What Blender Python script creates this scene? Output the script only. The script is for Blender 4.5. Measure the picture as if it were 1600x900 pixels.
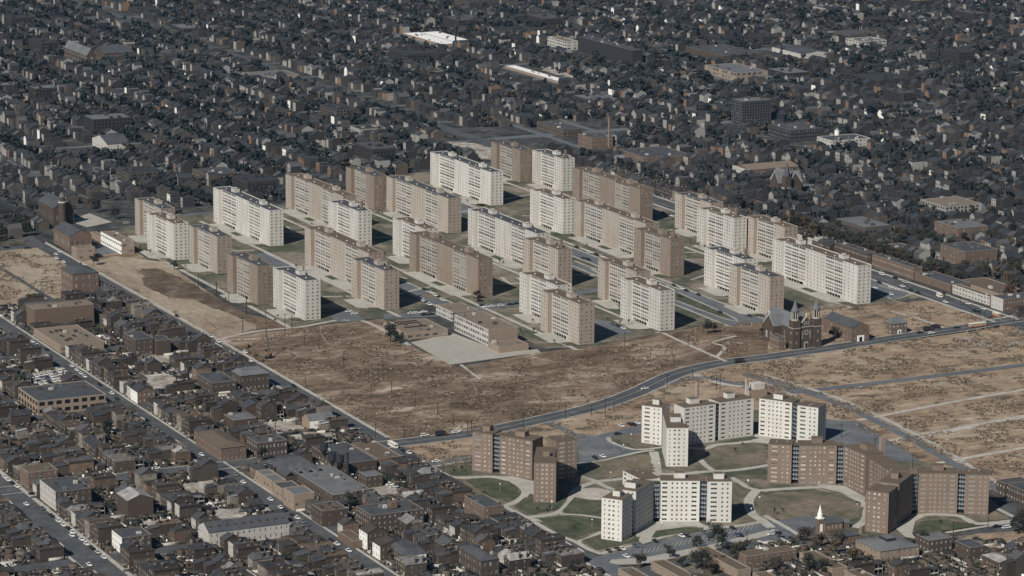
import bpy, math, random
import numpy as np
from math import radians, sin, cos, pi
random.seed(7); rng = np.random.default_rng(7)
scene = bpy.context.scene
for o in list(bpy.data.objects): bpy.data.objects.remove(o)

# ------------------------------------------------------------------ camera, light, exposure
FPX, PIT, ROLL, YAW, HC = 4974.38, 0.2086824, 0.0072943, -1.1116299, 520.687
CX, CY = 2204.1, -1089.7
cam_d = bpy.data.cameras.new('camera'); cam = bpy.data.objects.new('camera', cam_d)
scene.collection.objects.link(cam); scene.camera = cam
cam_d.sensor_width = 36.0; cam_d.lens = 36.0*FPX/1600.0
cam_d.clip_start = 5; cam_d.clip_end = 60000
def _basis():
    # world vector = R * camera-frame vector
    cy_, sy_ = cos(YAW), sin(YAW)
    toW = lambda v: (cy_*v[0]+sy_*v[1], -sy_*v[0]+cy_*v[1], v[2])
    fwd = (0, cos(PIT), -sin(PIT)); up0 = (0, sin(PIT), cos(PIT)); rt0 = (1, 0, 0)
    cr, sr = cos(ROLL), sin(ROLL)
    rt = tuple(cr*a+sr*b for a, b in zip(rt0, up0)); up = tuple(-sr*a+cr*b for a, b in zip(rt0, up0))
    return toW(rt), toW(up), toW(fwd)
_r, _u, _f = _basis()
from mathutils import Matrix, Vector
M = Matrix(((_r[0], _u[0], -_f[0], CX), (_r[1], _u[1], -_f[1], CY), (_r[2], _u[2], -_f[2], HC), (0, 0, 0, 1)))
cam.matrix_world = M
def P(x, y, z=0.0):          # world -> photo pixel (1600x900)
    dx, dy, dz = x-CX, y-CY, z-HC
    d = dx*_f[0]+dy*_f[1]+dz*_f[2]
    return (800+FPX*(dx*_r[0]+dy*_r[1]+dz*_r[2])/d, 450-FPX*(dx*_u[0]+dy*_u[1]+dz*_u[2])/d)
def G(px, py, h=0.0):        # photo pixel -> point on the horizontal plane z = h
    a, b = (px-800)/FPX, (450-py)/FPX
    v = [a*_r[i]+b*_u[i]+_f[i] for i in range(3)]
    t = (h-HC)/v[2]
    return (CX+v[0]*t, CY+v[1]*t)
ZO = {1:(200,200),2:(560,200),3:(880,240),4:(320,340),5:(600,370),6:(900,350),7:(1200,350),8:(0,300),9:(0,480),10:(300,500),
      11:(0,675),12:(400,675),13:(800,675),14:(1200,675),15:(660,600),16:(900,580),17:(1200,580),21:(1200,200),
      22:(0,0),23:(400,0),24:(800,0),25:(1200,0)}
def Z(n, x, y): return (ZO[n][0]+x/4.0, ZO[n][1]+y/4.0)

SUN_EL = radians(38.5); SUN_AZ = math.atan2(-0.835, 0.550)   # towards the sun, in world xy
sd = bpy.data.lights.new('sun', 'SUN'); sun = bpy.data.objects.new('sun', sd); scene.collection.objects.link(sun)
sd.energy = 5.0; sd.angle = radians(0.5); sd.color = (1.0, 0.95, 0.88)
sv = Vector((cos(SUN_EL)*cos(SUN_AZ), cos(SUN_EL)*sin(SUN_AZ), sin(SUN_EL)))
sun.rotation_euler = (-sv).to_track_quat('-Z', 'Y').to_euler()
w = bpy.data.worlds.new('World'); scene.world = w; w.use_nodes = True
nt = w.node_tree; bg = nt.nodes['Background']
sky = nt.nodes.new('ShaderNodeTexSky'); sky.sky_type = 'NISHITA'; sky.sun_disc = False
sky.sun_elevation = SUN_EL; sky.sun_rotation = pi/2-SUN_AZ
sky.air_density = 0.75; sky.dust_density = 0.1; sky.altitude = 150
nt.links.new(sky.outputs[0], bg.inputs[0]); bg.inputs[1].default_value = 0.05
scene.view_settings.view_transform = 'Standard'; scene.view_settings.look = 'None'
scene.view_settings.exposure = -0.02; scene.view_settings.gamma = 1.0
scene.view_settings.use_curve_mapping = False
scene.render.engine = 'CYCLES'
scene.render.resolution_x, scene.render.resolution_y = 1024, 576
scene.cycles.max_bounces = 4; scene.cycles.diffuse_bounces = 2; scene.cycles.volume_bounces = 0
HAZE = 0.000014; HAZE_COL = (0.20, 0.44, 0.68)

# ------------------------------------------------------------------ materials
MAT = {}
def mat(name, col, rough=0.9, var=0.0, scale=0.1, col2=None, pal=None, spec=0.2, metal=0.0, fine=0.0, bump=0.0, orand=0.0, stretch=None):
    """base colour, slow stains towards col2, fine grain; pal = palette picked per object"""
    if name in MAT: return MAT[name]
    m = bpy.data.materials.new(name); m.use_nodes = True; t = m.node_tree; L = t.links.new
    b = t.nodes['Principled BSDF']; b.inputs['Roughness'].default_value = rough
    b.inputs['Specular IOR Level'].default_value = spec; b.inputs['Metallic'].default_value = metal
    geo = t.nodes.new('ShaderNodeNewGeometry')
    if pal:
        oi = t.nodes.new('ShaderNodeObjectInfo'); cr = t.nodes.new('ShaderNodeValToRGB'); cr.color_ramp.interpolation = 'CONSTANT'
        els = cr.color_ramp.elements
        while len(els) > 1: els.remove(els[-1])
        els[0].position = 0; els[0].color = (*pal[0][1], 1)
        for p, c in pal[1:]:
            e = els.new(p); e.color = (*c, 1)
        L(oi.outputs['Random'], cr.inputs[0]); cur = cr.outputs[0]
    else:
        rgb = t.nodes.new('ShaderNodeRGB'); rgb.outputs[0].default_value = (*col, 1); cur = rgb.outputs[0]
    if var > 0:
        n = t.nodes.new('ShaderNodeTexNoise'); n.inputs['Scale'].default_value = scale; n.inputs['Detail'].default_value = 6; n.inputs['Roughness'].default_value = 0.65
        if stretch:
            mp = t.nodes.new('ShaderNodeMapping'); mp.inputs['Scale'].default_value = stretch; L(geo.outputs['Position'], mp.inputs['Vector']); L(mp.outputs[0], n.inputs['Vector'])
        else: L(geo.outputs['Position'], n.inputs['Vector'])
        mr = t.nodes.new('ShaderNodeMapRange'); mr.inputs['From Min'].default_value = 0.38; mr.inputs['From Max'].default_value = 0.66; mr.inputs['To Max'].default_value = var
        L(n.outputs['Fac'], mr.inputs['Value'])
        mx = t.nodes.new('ShaderNodeMix'); mx.data_type = 'RGBA'; L(mr.outputs[0], mx.inputs[0]); L(cur, mx.inputs[6])
        mx.inputs[7].default_value = (*(col2 or tuple(c*0.55 for c in col)), 1); cur = mx.outputs[2]
    if fine > 0:
        n = t.nodes.new('ShaderNodeTexNoise'); n.inputs['Scale'].default_value = 0.9; n.inputs['Detail'].default_value = 5; n.inputs['Roughness'].default_value = 0.8
        L(geo.outputs['Position'], n.inputs['Vector'])
        mr = t.nodes.new('ShaderNodeMapRange'); mr.inputs['From Min'].default_value = 0.3; mr.inputs['From Max'].default_value = 0.7
        mr.inputs['To Min'].default_value = 1-fine; mr.inputs['To Max'].default_value = 1+fine
        L(n.outputs['Fac'], mr.inputs['Value'])
        mu = t.nodes.new('ShaderNodeVectorMath'); mu.operation = 'SCALE'; L(cur, mu.inputs[0]); L(mr.outputs[0], mu.inputs['Scale']); cur = mu.outputs[0]
    if orand > 0:
        oi = t.nodes.new('ShaderNodeObjectInfo'); mr = t.nodes.new('ShaderNodeMapRange'); mr.inputs['To Min'].default_value = 1-orand; mr.inputs['To Max'].default_value = 1+orand*.6
        L(oi.outputs['Random'], mr.inputs['Value']); mu = t.nodes.new('ShaderNodeVectorMath'); mu.operation = 'SCALE'; L(cur, mu.inputs[0]); L(mr.outputs[0], mu.inputs['Scale']); cur = mu.outputs[0]
    L(cur, b.inputs['Base Color'])
    MAT[name] = m; return m

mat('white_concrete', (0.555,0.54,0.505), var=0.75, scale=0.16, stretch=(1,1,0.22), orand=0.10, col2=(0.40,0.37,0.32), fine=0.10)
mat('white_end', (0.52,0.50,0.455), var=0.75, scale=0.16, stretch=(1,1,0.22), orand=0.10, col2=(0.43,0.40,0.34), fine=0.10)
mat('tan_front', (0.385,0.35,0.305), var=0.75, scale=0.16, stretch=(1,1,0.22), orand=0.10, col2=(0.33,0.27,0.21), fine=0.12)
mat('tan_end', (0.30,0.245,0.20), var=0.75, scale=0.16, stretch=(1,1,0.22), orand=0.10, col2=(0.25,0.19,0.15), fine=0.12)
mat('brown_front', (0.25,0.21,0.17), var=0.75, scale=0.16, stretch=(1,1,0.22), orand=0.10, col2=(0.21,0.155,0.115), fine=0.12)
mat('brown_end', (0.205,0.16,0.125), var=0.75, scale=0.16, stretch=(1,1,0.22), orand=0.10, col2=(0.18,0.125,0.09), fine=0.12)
mat('gallery_tan', (0.43,0.405,0.365), var=0.7, scale=0.16, stretch=(1,1,.22), orand=.08, col2=(0.36,0.33,0.29), fine=.12)
mat('gallery_brown', (0.34,0.31,0.27), var=0.7, scale=0.16, stretch=(1,1,.22), orand=.08, col2=(0.27,0.24,0.20), fine=.12)
mat('vaughn_brick', (0.215,0.163,0.125), var=0.75, scale=0.16, stretch=(1,1,0.22), orand=0.10, col2=(0.165,0.12,0.09), fine=0.12)
mat('vaughn_white', (0.60,0.585,0.54), var=0.75, scale=0.16, stretch=(1,1,0.22), orand=0.10, col2=(0.50,0.47,0.41), fine=0.08)
mat('roof_slate', (0.055,0.06,0.068), var=0.6, scale=0.12, col2=(0.10,0.10,0.10), fine=0.3)
mat('roof_brown', (0.13,0.10,0.072), var=0.6, scale=0.12, col2=(0.09,0.075,0.06), fine=0.25)
mat('roof_gravel', (0.20,0.16,0.125), var=0.5, scale=0.08, col2=(0.15,0.115,0.085), fine=0.2)
mat('roof_grey', (0.15,0.155,0.16), var=0.6, scale=0.08, col2=(0.08,0.085,0.09), fine=0.2)
mat('house_roof', (0.05,0.05,0.05), fine=0.45, var=0.6, scale=0.25, col2=(0.075,0.072,0.07),
    pal=[(0,(0.028,0.031,0.036)),(0.35,(0.045,0.05,0.058)),(0.6,(0.05,0.042,0.035)),(0.74,(0.075,0.08,0.088)),(0.86,(0.11,0.085,0.065)),(0.92,(0.19,0.19,0.19)),(0.965,(0.36,0.35,0.33))])
mat('house_brick', (0.1,0.08,0.06), fine=0.35, var=0.5, scale=0.25, col2=(0.05,0.038,0.03),
    pal=[(0,(0.068,0.054,0.044)),(0.3,(0.050,0.040,0.033)),(0.5,(0.088,0.071,0.056)),(0.66,(0.072,0.064,0.055)),(0.80,(0.13,0.092,0.066)),(0.88,(0.19,0.135,0.095)),(0.93,(0.24,0.215,0.18))])
mat('pale_wall', (0.48,0.46,0.42), fine=0.2, var=0.5, scale=0.3, col2=(0.33,0.31,0.28))
mat('white_paint', (0.78,0.77,0.72), fine=0.08)
mat('bright_roof', (0.80,0.80,0.78), fine=0.08, var=0.3, scale=0.03, col2=(0.65,0.65,0.62))
mat('trim', (0.42,0.40,0.36), fine=0.1)
mat('stone', (0.33,0.30,0.26), fine=0.1)
mat('dark_brick', (0.078,0.060,0.048), fine=0.3, var=0.5, scale=0.2, col2=(0.07,0.05,0.04))
mat('red_brick', (0.15,0.108,0.082), fine=0.25, var=0.5, scale=0.2, col2=(0.115,0.083,0.064))
mat('tan_brick', (0.27,0.212,0.162), fine=0.2, var=0.4, scale=0.15, col2=(0.24,0.175,0.125))
mat('glass', (0.03,0.035,0.045), rough=0.25, spec=0.5,
    pal=[(0,(0.03,0.033,0.04)),(0.38,(0.07,0.075,0.08)),(0.62,(0.14,0.14,0.135)),(0.84,(0.26,0.25,0.23))])
mat('bright_glass', (0.3,0.3,0.3), rough=0.3, spec=0.5,
    pal=[(0,(0.36,0.35,0.34)),(0.40,(0.22,0.22,0.22)),(0.66,(0.09,0.095,0.10)),(0.88,(0.50,0.50,0.48))])
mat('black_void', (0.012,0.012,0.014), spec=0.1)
mat('balcony_glass', (0.10,0.14,0.19), rough=0.3, spec=0.5, fine=0.3)
mat('metal', (0.30,0.30,0.30), rough=0.5, metal=0.3)
mat('dark_metal', (0.03,0.032,0.035), rough=0.6)
mat('pole_wood', (0.045,0.04,0.034))
mat('trunk', (0.06,0.05,0.04))
mat('rust', (0.15,0.09,0.055), fine=0.3)
mat('black_brick', (0.032,0.034,0.038), fine=.2); mat('tyre', (0.015,0.015,0.015))
mat('car_glass', (0.02,0.025,0.03), rough=0.15, spec=0.6)
mat('car_paint', (0.5,0.5,0.5), rough=0.3, spec=0.5,
    pal=[(0,(0.72,0.72,0.70)),(0.34,(0.025,0.03,0.035)),(0.54,(0.09,0.13,0.17)),(0.66,(0.20,0.21,0.22)),(0.78,(0.55,0.53,0.47)),(0.88,(0.14,0.06,0.045)),(0.94,(0.12,0.16,0.13))])
mat('bus_cream', (0.70,0.66,0.55), rough=0.4); mat('bus_orange', (0.45,0.22,0.10), rough=0.4)
mat('leaf_mix', (0.06,0.06,0.04), rough=0.8, spec=0.1, fine=0.5,
    pal=[(0,(0.036,0.040,0.032)),(0.3,(0.045,0.048,0.038)),(0.6,(0.06,0.056,0.043)),(0.84,(0.085,0.058,0.042)),(0.94,(0.11,0.085,0.055))])
mat('leaf_a', (0.034,0.041,0.042), rough=0.8, spec=0.1, fine=0.4)
mat('leaf_b', (0.050,0.057,0.056), rough=0.8, spec=0.1, fine=0.4)
mat('leaf_c', (0.026,0.031,0.033), rough=0.8, spec=0.1, fine=0.4)
mat('leaf_d', (0.075,0.056,0.043), rough=0.8, spec=0.1, fine=0.4)
# ------------------------------------------------------------------ ground materials
def ground_mat(name, cols, scale, stretch=(1,1,1), grain=0.35, bump=0.0, lo=0.35, hi=0.65, dark=None, rot=0.0):
    m = bpy.data.materials.new(name); m.use_nodes = True; t = m.node_tree; L = t.links.new
    b = t.nodes['Principled BSDF']; b.inputs['Roughness'].default_value = 0.95; b.inputs['Specular IOR Level'].default_value = 0.1
    geo = t.nodes.new('ShaderNodeNewGeometry'); mp = t.nodes.new('ShaderNodeMapping'); mp.inputs['Scale'].default_value = stretch; mp.inputs['Rotation'].default_value = (0,0,rot)
    L(geo.outputs['Position'], mp.inputs['Vector'])
    n = t.nodes.new('ShaderNodeTexNoise'); n.inputs['Scale'].default_value = scale; n.inputs['Detail'].default_value = 9; n.inputs['Roughness'].default_value = 0.68; n.inputs['Distortion'].default_value = 0.6
    L(mp.outputs[0], n.inputs['Vector'])
    cr = t.nodes.new('ShaderNodeValToRGB'); els = cr.color_ramp.elements
    while len(els) > 1: els.remove(els[-1])
    k = len(cols)
    for i, c in enumerate(cols):
        p = lo+(hi-lo)*i/(k-1)
        if i == 0: els[0].position = p; els[0].color = (*c,1)
        else:
            e = els.new(p); e.color = (*c,1)
    L(n.outputs['Fac'], cr.inputs[0]); cur = cr.outputs[0]
    if dark:   # scrub clumps
        n3 = t.nodes.new('ShaderNodeTexNoise'); n3.inputs['Scale'].default_value = dark[1]; n3.inputs['Detail'].default_value = 7; n3.inputs['Roughness'].default_value = 0.75
        L(mp.outputs[0], n3.inputs['Vector'])
        mr = t.nodes.new('ShaderNodeMapRange'); mr.inputs['From Min'].default_value = dark[2]; mr.inputs['From Max'].default_value = dark[2]+0.09
        L(n3.outputs['Fac'], mr.inputs['Value'])
        mx = t.nodes.new('ShaderNodeMix'); mx.data_type = 'RGBA'; L(mr.outputs[0], mx.inputs[0]); L(cur, mx.inputs[6]); mx.inputs[7].default_value = (*dark[0],1); cur = mx.outputs[2]
    n2 = t.nodes.new('ShaderNodeTexNoise'); n2.inputs['Scale'].default_value = 0.55; n2.inputs['Detail'].default_value = 6; n2.inputs['Roughness'].default_value = 0.85
    L(geo.outputs['Position'], n2.inputs['Vector'])
    mr = t.nodes.new('ShaderNodeMapRange'); mr.inputs['From Min'].default_value = 0.3; mr.inputs['From Max'].default_value = 0.7; mr.inputs['To Min'].default_value = 1-grain; mr.inputs['To Max'].default_value = 1+grain
    L(n2.outputs['Fac'], mr.inputs['Value'])
    n4 = t.nodes.new('ShaderNodeTexNoise'); n4.inputs['Scale'].default_value = 0.14; n4.inputs['Detail'].default_value = 5; n4.inputs['Roughness'].default_value = 0.8
    L(mp.outputs[0], n4.inputs['Vector'])
    m4 = t.nodes.new('ShaderNodeMapRange'); m4.inputs['From Min'].default_value = 0.33; m4.inputs['From Max'].default_value = 0.67; m4.inputs['To Min'].default_value = 1-grain*1.1; m4.inputs['To Max'].default_value = 1+grain*1.1
    L(n4.outputs['Fac'], m4.inputs['Value']); mm = t.nodes.new('ShaderNodeMath'); mm.operation = 'MULTIPLY'; L(mr.outputs[0], mm.inputs[0]); L(m4.outputs[0], mm.inputs[1])
    mu = t.nodes.new('ShaderNodeVectorMath'); mu.operation = 'SCALE'; L(cur, mu.inputs[0]); L(mm.outputs[0], mu.inputs['Scale'])
    L(mu.outputs[0], b.inputs['Base Color'])
    MAT[name] = m; return m
ground_mat('g_urban', [(0.030,0.034,0.035),(0.05,0.052,0.05),(0.08,0.078,0.072),(0.13,0.125,0.115)], 0.05, lo=0.36, hi=0.68)
ground_mat('g_yards', [(0.035,0.036,0.032),(0.06,0.054,0.045),(0.11,0.095,0.075),(0.21,0.185,0.15)], 0.06, lo=0.36, hi=0.66, grain=0.5)
ground_mat('g_field', [(0.085,0.060,0.042),(0.13,0.093,0.064),(0.16,0.117,0.082),(0.24,0.185,0.135),(0.39,0.335,0.27)], 0.03, stretch=(1,0.6,1), lo=0.36, hi=0.66, grain=0.38, dark=((0.37,0.32,0.255),0.055,0.60), rot=0.35)
ground_mat('g_scrub', [(0.18,0.125,0.085),(0.27,0.20,0.14),(0.31,0.24,0.17),(0.37,0.30,0.225)], 0.03, stretch=(1,0.5,1), lo=0.36, hi=0.66, grain=0.3, dark=((0.085,0.072,0.052),0.075,0.53), rot=0.2)
ground_mat('g_pale', [(0.19,0.145,0.105),(0.27,0.215,0.16),(0.32,0.265,0.20),(0.37,0.31,0.245)], 0.02, stretch=(0.5,1,1), lo=0.34, hi=0.66, grain=0.2, dark=((0.14,0.11,0.08),0.06,0.56))
ground_mat('g_tilled', [(0.085,0.064,0.046),(0.13,0.098,0.072),(0.22,0.172,0.127)], 0.05, lo=0.4, hi=0.7, grain=0.3)
ground_mat('g_lawn', [(0.062,0.072,0.050),(0.085,0.09,0.062),(0.14,0.125,0.095),(0.22,0.19,0.15)], 0.022, lo=0.36, hi=0.60, grain=0.3)
ground_mat('g_green', [(0.055,0.066,0.043),(0.068,0.078,0.050),(0.10,0.098,0.066),(0.15,0.13,0.095)], 0.05, lo=0.35, hi=0.75, grain=0.3)
ground_mat('g_dry', [(0.10,0.10,0.07),(0.15,0.13,0.095),(0.19,0.155,0.115)], 0.03, lo=0.38, hi=0.62, grain=0.25)
ground_mat('g_concrete', [(0.30,0.285,0.25),(0.38,0.365,0.325),(0.43,0.41,0.365)], 0.05, lo=0.3, hi=0.7, grain=0.12)
ground_mat('g_court', [(0.33,0.31,0.27),(0.37,0.35,0.31)], 0.05, lo=0.3, hi=0.7, grain=0.10)
ground_mat('g_asphalt', [(0.095,0.105,0.115),(0.125,0.135,0.145),(0.155,0.165,0.17)], 0.04, lo=0.3, hi=0.7, grain=0.15)
ground_mat('g_street', [(0.055,0.060,0.066),(0.08,0.085,0.09),(0.11,0.112,0.112)], 0.05, lo=0.3, hi=0.7, grain=0.2)
ground_mat('g_dirtroad', [(0.30,0.275,0.235),(0.40,0.37,0.325),(0.47,0.445,0.40)], 0.06, lo=0.3, hi=0.7, grain=0.2)
ground_mat('g_rubble', [(0.20,0.17,0.13),(0.32,0.29,0.25),(0.46,0.44,0.40)], 0.09, lo=0.35, hi=0.66, grain=0.35)

# ------------------------------------------------------------------ mesh helpers
class MB:
    def __init__(s): s.v = []; s.f = []; s.m = []; s.mats = []
    def mi(s, name):
        if name not in s.mats: s.mats.append(name)
        return s.mats.index(name)
    def poly(s, pts, m):
        n = len(s.v); s.v += [tuple(p) for p in pts]; s.f.append(tuple(range(n, n+len(pts)))); s.m.append(s.mi(m))
    def box(s, x0, x1, y0, y1, z0, z1, m, top=None, bottom=True):
        a = [(x0,y0),(x1,y0),(x1,y1),(x0,y1)]
        for i in range(4):
            p, q = a[i], a[(i+1)%4]
            s.poly([(*p,z0),(*q,z0),(*q,z1),(*p,z1)], m)
        s.poly([(*p,z1) for p in a], top or m)
        if bottom: s.poly([(*p,z0) for p in reversed(a)], m)
    def prism(s, pts, z0, z1, m, top=None):   # pts counter-clockwise
        k = len(pts)
        for i in range(k):
            p, q = pts[i], pts[(i+1)%k]; s.poly([(*p[:2],z0),(*q[:2],z0),(*q[:2],z1),(*p[:2],z1)], m)
        s.poly([(*p[:2],z1) for p in pts], top or m); s.poly([(*p[:2],z0) for p in reversed(pts)], m)
    def cyl(s, cx, cy, r0, r1, z0, z1, m, n=8, cap=True):
        a = [(cos(2*pi*i/n), sin(2*pi*i/n)) for i in range(n)]
        for i in range(n):
            p, q = a[i], a[(i+1)%n]
            s.poly([(cx+p[0]*r0,cy+p[1]*r0,z0),(cx+q[0]*r0,cy+q[1]*r0,z0),(cx+q[0]*r1,cy+q[1]*r1,z1),(cx+p[0]*r1,cy+p[1]*r1,z1)], m)
        if cap and r1 > 0.01: s.poly([(cx+p[0]*r1,cy+p[1]*r1,z1) for p in a], m)
    def gable(s, x0, x1, y0, y1, z0, rise, m, wall, axis='x', over=0.3):
        if axis == 'x':
            ym = (y0+y1)/2
            for x, d in ((x0,-1),(x1,1)):
                t = [(x,y0,z0),(x,y1,z0),(x,ym,z0+rise)]
                s.poly(t if d > 0 else t[::-1], wall)
            X0, X1, Y0, Y1 = x0-over, x1+over, y0-over, y1+over; e = z0+0.04-over*rise/((y1-y0)/2); r = z0+rise+0.06
            s.poly([(X0,Y0,e),(X1,Y0,e),(X1,ym,r),(X0,ym,r)], m); s.poly([(X1,Y1,e),(X0,Y1,e),(X0,ym,r),(X1,ym,r)], m)
        else:
            xm = (x0+x1)/2
            for y, d in ((y0,-1),(y1,1)):
                t = [(x0,y,z0),(x1,y,z0),(xm,y,z0+rise)]
                s.poly(t if d < 0 else t[::-1], wall)
            X0, X1, Y0, Y1 = x0-over, x1+over, y0-over, y1+over; e = z0+0.04-over*rise/((x1-x0)/2); r = z0+rise+0.06
            s.poly([(X0,Y1,e),(X0,Y0,e),(xm,Y0,r),(xm,Y1,r)], m); s.poly([(X1,Y0,e),(X1,Y1,e),(xm,Y1,r),(xm,Y0,r)], m)
    def hip(s, x0, x1, y0, y1, z0, rise, m, flat=0.0, over=0.4):
        X0, X1, Y0, Y1 = x0-over, x1+over, y0-over, y1+over
        i = min(X1-X0, Y1-Y0)/2*(1-flat)
        a = [(X0,Y0,z0),(X1,Y0,z0),(X1,Y1,z0),(X0,Y1,z0)]
        b = [(X0+i,Y0+i,z0+rise),(X1-i,Y0+i,z0+rise),(X1-i,Y1-i,z0+rise),(X0+i,Y1-i,z0+rise)]
        for k in range(4):
            q = [a[k],a[(k+1)%4],b[(k+1)%4],b[k]]
            if math.dist(q[2],q[3]) < 1e-3: q = q[:3]
            s.poly(q, m)
        if flat > 0: s.poly(b, m)
        s.poly(a[::-1], m)
    def facade(s, p0, p1, z0, z1, ops, m, depth=0.25):
        """wall from p0 to p1 (outside on the right-hand side), with recessed openings (u0,u1,za,zb)"""
        L = math.dist(p0, p1); ux, uy = (p1[0]-p0[0])/L, (p1[1]-p0[1])/L; nx, ny = uy, -ux
        us = sorted({0.0, L} | {round(o[0],3) for o in ops} | {round(o[1],3) for o in ops})
        zs = sorted({z0, z1} | {round(o[2],3) for o in ops} | {round(o[3],3) for o in ops})
        W = lambda u, z, d=0: (p0[0]+ux*u-nx*d, p0[1]+uy*u-ny*d, z)
        for j in range(len(zs)-1):
            zc = (zs[j]+zs[j+1])/2; run = None
            row = [o for o in ops if o[2] < zc < o[3]]
            for i in range(len(us)-1):
                uc = (us[i]+us[i+1])/2; hole = any(o[0] < uc < o[1] for o in row)
                if hole:
                    if run is not None: s.poly([W(run,zs[j]),W(us[i],zs[j]),W(us[i],zs[j+1]),W(run,zs[j+1])], m); run = None
                elif run is None: run = us[i]
            if run is not None: s.poly([W(run,zs[j]),W(L,zs[j]),W(L,zs[j+1]),W(run,zs[j+1])], m)
        for o in ops:
            a, b, c, d = o[:4]; D = o[4] if len(o) > 4 else depth
            s.poly([W(a,c),W(b,c),W(b,c,D),W(a,c,D)], m); s.poly([W(b,d),W(a,d),W(a,d,D),W(b,d,D)], m)
            s.poly([W(a,d),W(a,c),W(a,c,D),W(a,d,D)], m); s.poly([W(b,c),W(b,d),W(b,d,D),W(b,c,D)], m)
    def mesh(s, name):
        me = bpy.data.meshes.new(name); me.from_pydata(s.v, [], s.f)
        for k in s.mats: me.materials.append(MAT[k])
        me.polygons.foreach_set('material_index', s.m); me.update(); return me

COL = scene.collection
def newobj(name, mesh, parent=None, loc=(0,0,0), rz=0.0):
    o = bpy.data.objects.new(name, mesh); o.location = loc; o.rotation_euler = (0,0,rz)
    if parent is not None: o.parent = parent
    COL.objects.link(o); return o
def struct(name, mesh, kind='structure'):
    o = newobj(name, mesh); o['kind'] = kind; return o
# a part: (name, mesh, loc, rz, kind, label, [sub-parts])
def part(name, mesh, loc=(0,0,0), rz=0.0, kind=None, sub=(), label=None): return (name, mesh, loc, rz, kind, sub, label)
def inst(name, parts, loc, rz=0.0):
    r = newobj(name, None, None, loc, rz); r.empty_display_size = 1
    def add(pt, par):
        o = newobj(pt[0], pt[1], par, pt[2], pt[3])
        if pt[4]: o['kind'] = pt[4]
        if pt[6]: o['label'] = pt[6]
        for q in pt[5]: add(q, o)
    for p in parts: add(p, r)
    return r
def tag(o, label, cat, group=None):
    o['label'] = label; o['category'] = cat
    if group: o['group'] = group
    return o

# automatic "which one" labels --------------------------------------
LANDMARKS = []      # (phrase, px, py)
PENDING = []        # (obj, description, cat, group, px, py)
def later(o, desc, cat, group, x, y, z=0):
    px, py = P(x, y, z); PENDING.append((o, desc, cat, group, px, py))
ORD = ['', 'second ', 'third ', 'fourth ', 'fifth ', 'sixth ', 'seventh ', 'eighth ', 'ninth ', 'tenth ', 'eleventh ', 'twelfth ']
def ordw(i):
    if i < len(ORD): return ORD[i]
    n = i+1
    s = 'th' if 10 <= n % 100 <= 20 else {1:'st',2:'nd',3:'rd'}.get(n % 10, 'th')
    return f'{n}{s} '
def flush_labels():
    groups = {}
    for rec in PENDING:
        o, desc, cat, group, px, py = rec
        best = min(LANDMARKS, key=lambda l: (l[1]-px)**2+((l[2]-py)*1.4)**2)
        dx, dy = px-best[1], (py-best[2])*1.4
        if abs(dx) > abs(dy): side = 'right of' if dx > 0 else 'left of'
        else: side = 'below' if dy > 0 else 'above'
        groups.setdefault((desc, best[0], side), []).append((dx*dx+dy*dy, rec))
    for (desc, lm, side), l in groups.items():
        l.sort(key=lambda t: t[0])
        for i, (_, (o, d, cat, group, px, py)) in enumerate(l):
            if len(l) == 1: lab = f'{desc} {side} {lm}'
            else: lab = f'{desc}, {ordw(i)}nearest {side} {lm}'
            tag(o, lab, cat, group)

# ------------------------------------------------------------------ windows
_wc = {}
def win_mesh(w, h, style='dark'):
    k = (round(w,2), round(h,2), style)
    if k in _wc: return _wc[k]
    b = MB(); fr = 'trim' if style != 'white' else 'white_paint'; t = 0.09
    g = 'bright_glass' if style == 'bright' else ('black_void' if style == 'void' else 'glass')
    y0, y1 = 0.0, 0.08
    b.box(-w/2, w/2, y0+0.03, y1, 0, h, g)
    if style != 'void':
        b.box(-w/2, -w/2+t, y0, y0+0.03, 0, h, fr); b.box(w/2-t, w/2, y0, y0+0.03, 0, h, fr)
        b.box(-w/2+t, w/2-t, y0, y0+0.03, 0, t, fr); b.box(-w/2+t, w/2-t, y0, y0+0.03, h-t, h, fr)
        n = max(1, int(round(w/1.3)))
        for i in range(1, n):
            x = -w/2+w*i/n; b.box(x-0.05, x+0.05, y0, y0+0.03, t, h-t, fr)
        if n == 1: b.box(-w/2+t, w/2-t, y0, y0+0.03, h*0.5-0.05, h*0.5+0.05, fr)
    _wc[k] = b.mesh('window'); return _wc[k]
def strip_mesh(w, h):
    k = (round(w,2), round(h,2), 'strip')
    if k in _wc: return _wc[k]
    b = MB(); b.box(-w/2, w/2, 0.3, 0.4, 0, h, 'glass')
    n = max(2, int(round(w/3.2)))
    for i in range(n+1):
        x = -w/2+w*i/n; x = min(max(x, -w/2+0.15), w/2-0.15); b.box(x-0.15, x+0.15, 0.02, 0.3, 0, h, 'trim')
    _wc[k] = b.mesh('gallery_window'); return _wc[k]
def merged(items, name):
    """items: (mesh, loc, rz) -> one mesh"""
    vs, fs, ms, mats, off = [], [], [], [], 0
    for me, loc, rz in items:
        n = len(me.vertices); a = np.empty(n*3); me.vertices.foreach_get('co', a); a = a.reshape(-1,3)
        c, s = cos(rz), sin(rz); x = a[:,0]*c-a[:,1]*s+loc[0]; y = a[:,0]*s+a[:,1]*c+loc[1]; z = a[:,2]+loc[2]
        vs += list(zip(x.tolist(), y.tolist(), z.tolist()))
        mm = []
        for k in me.materials:
            if k not in mats: mats.append(k)
            mm.append(mats.index(k))
        for p in me.polygons:
            fs.append(tuple(v+off for v in p.vertices)); ms.append(mm[p.material_index])
        off += n
    m = bpy.data.meshes.new(name); m.from_pydata(vs, [], fs)
    for k in mats: m.materials.append(k)
    m.polygons.foreach_set('material_index', ms); m.update(); return m
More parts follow.
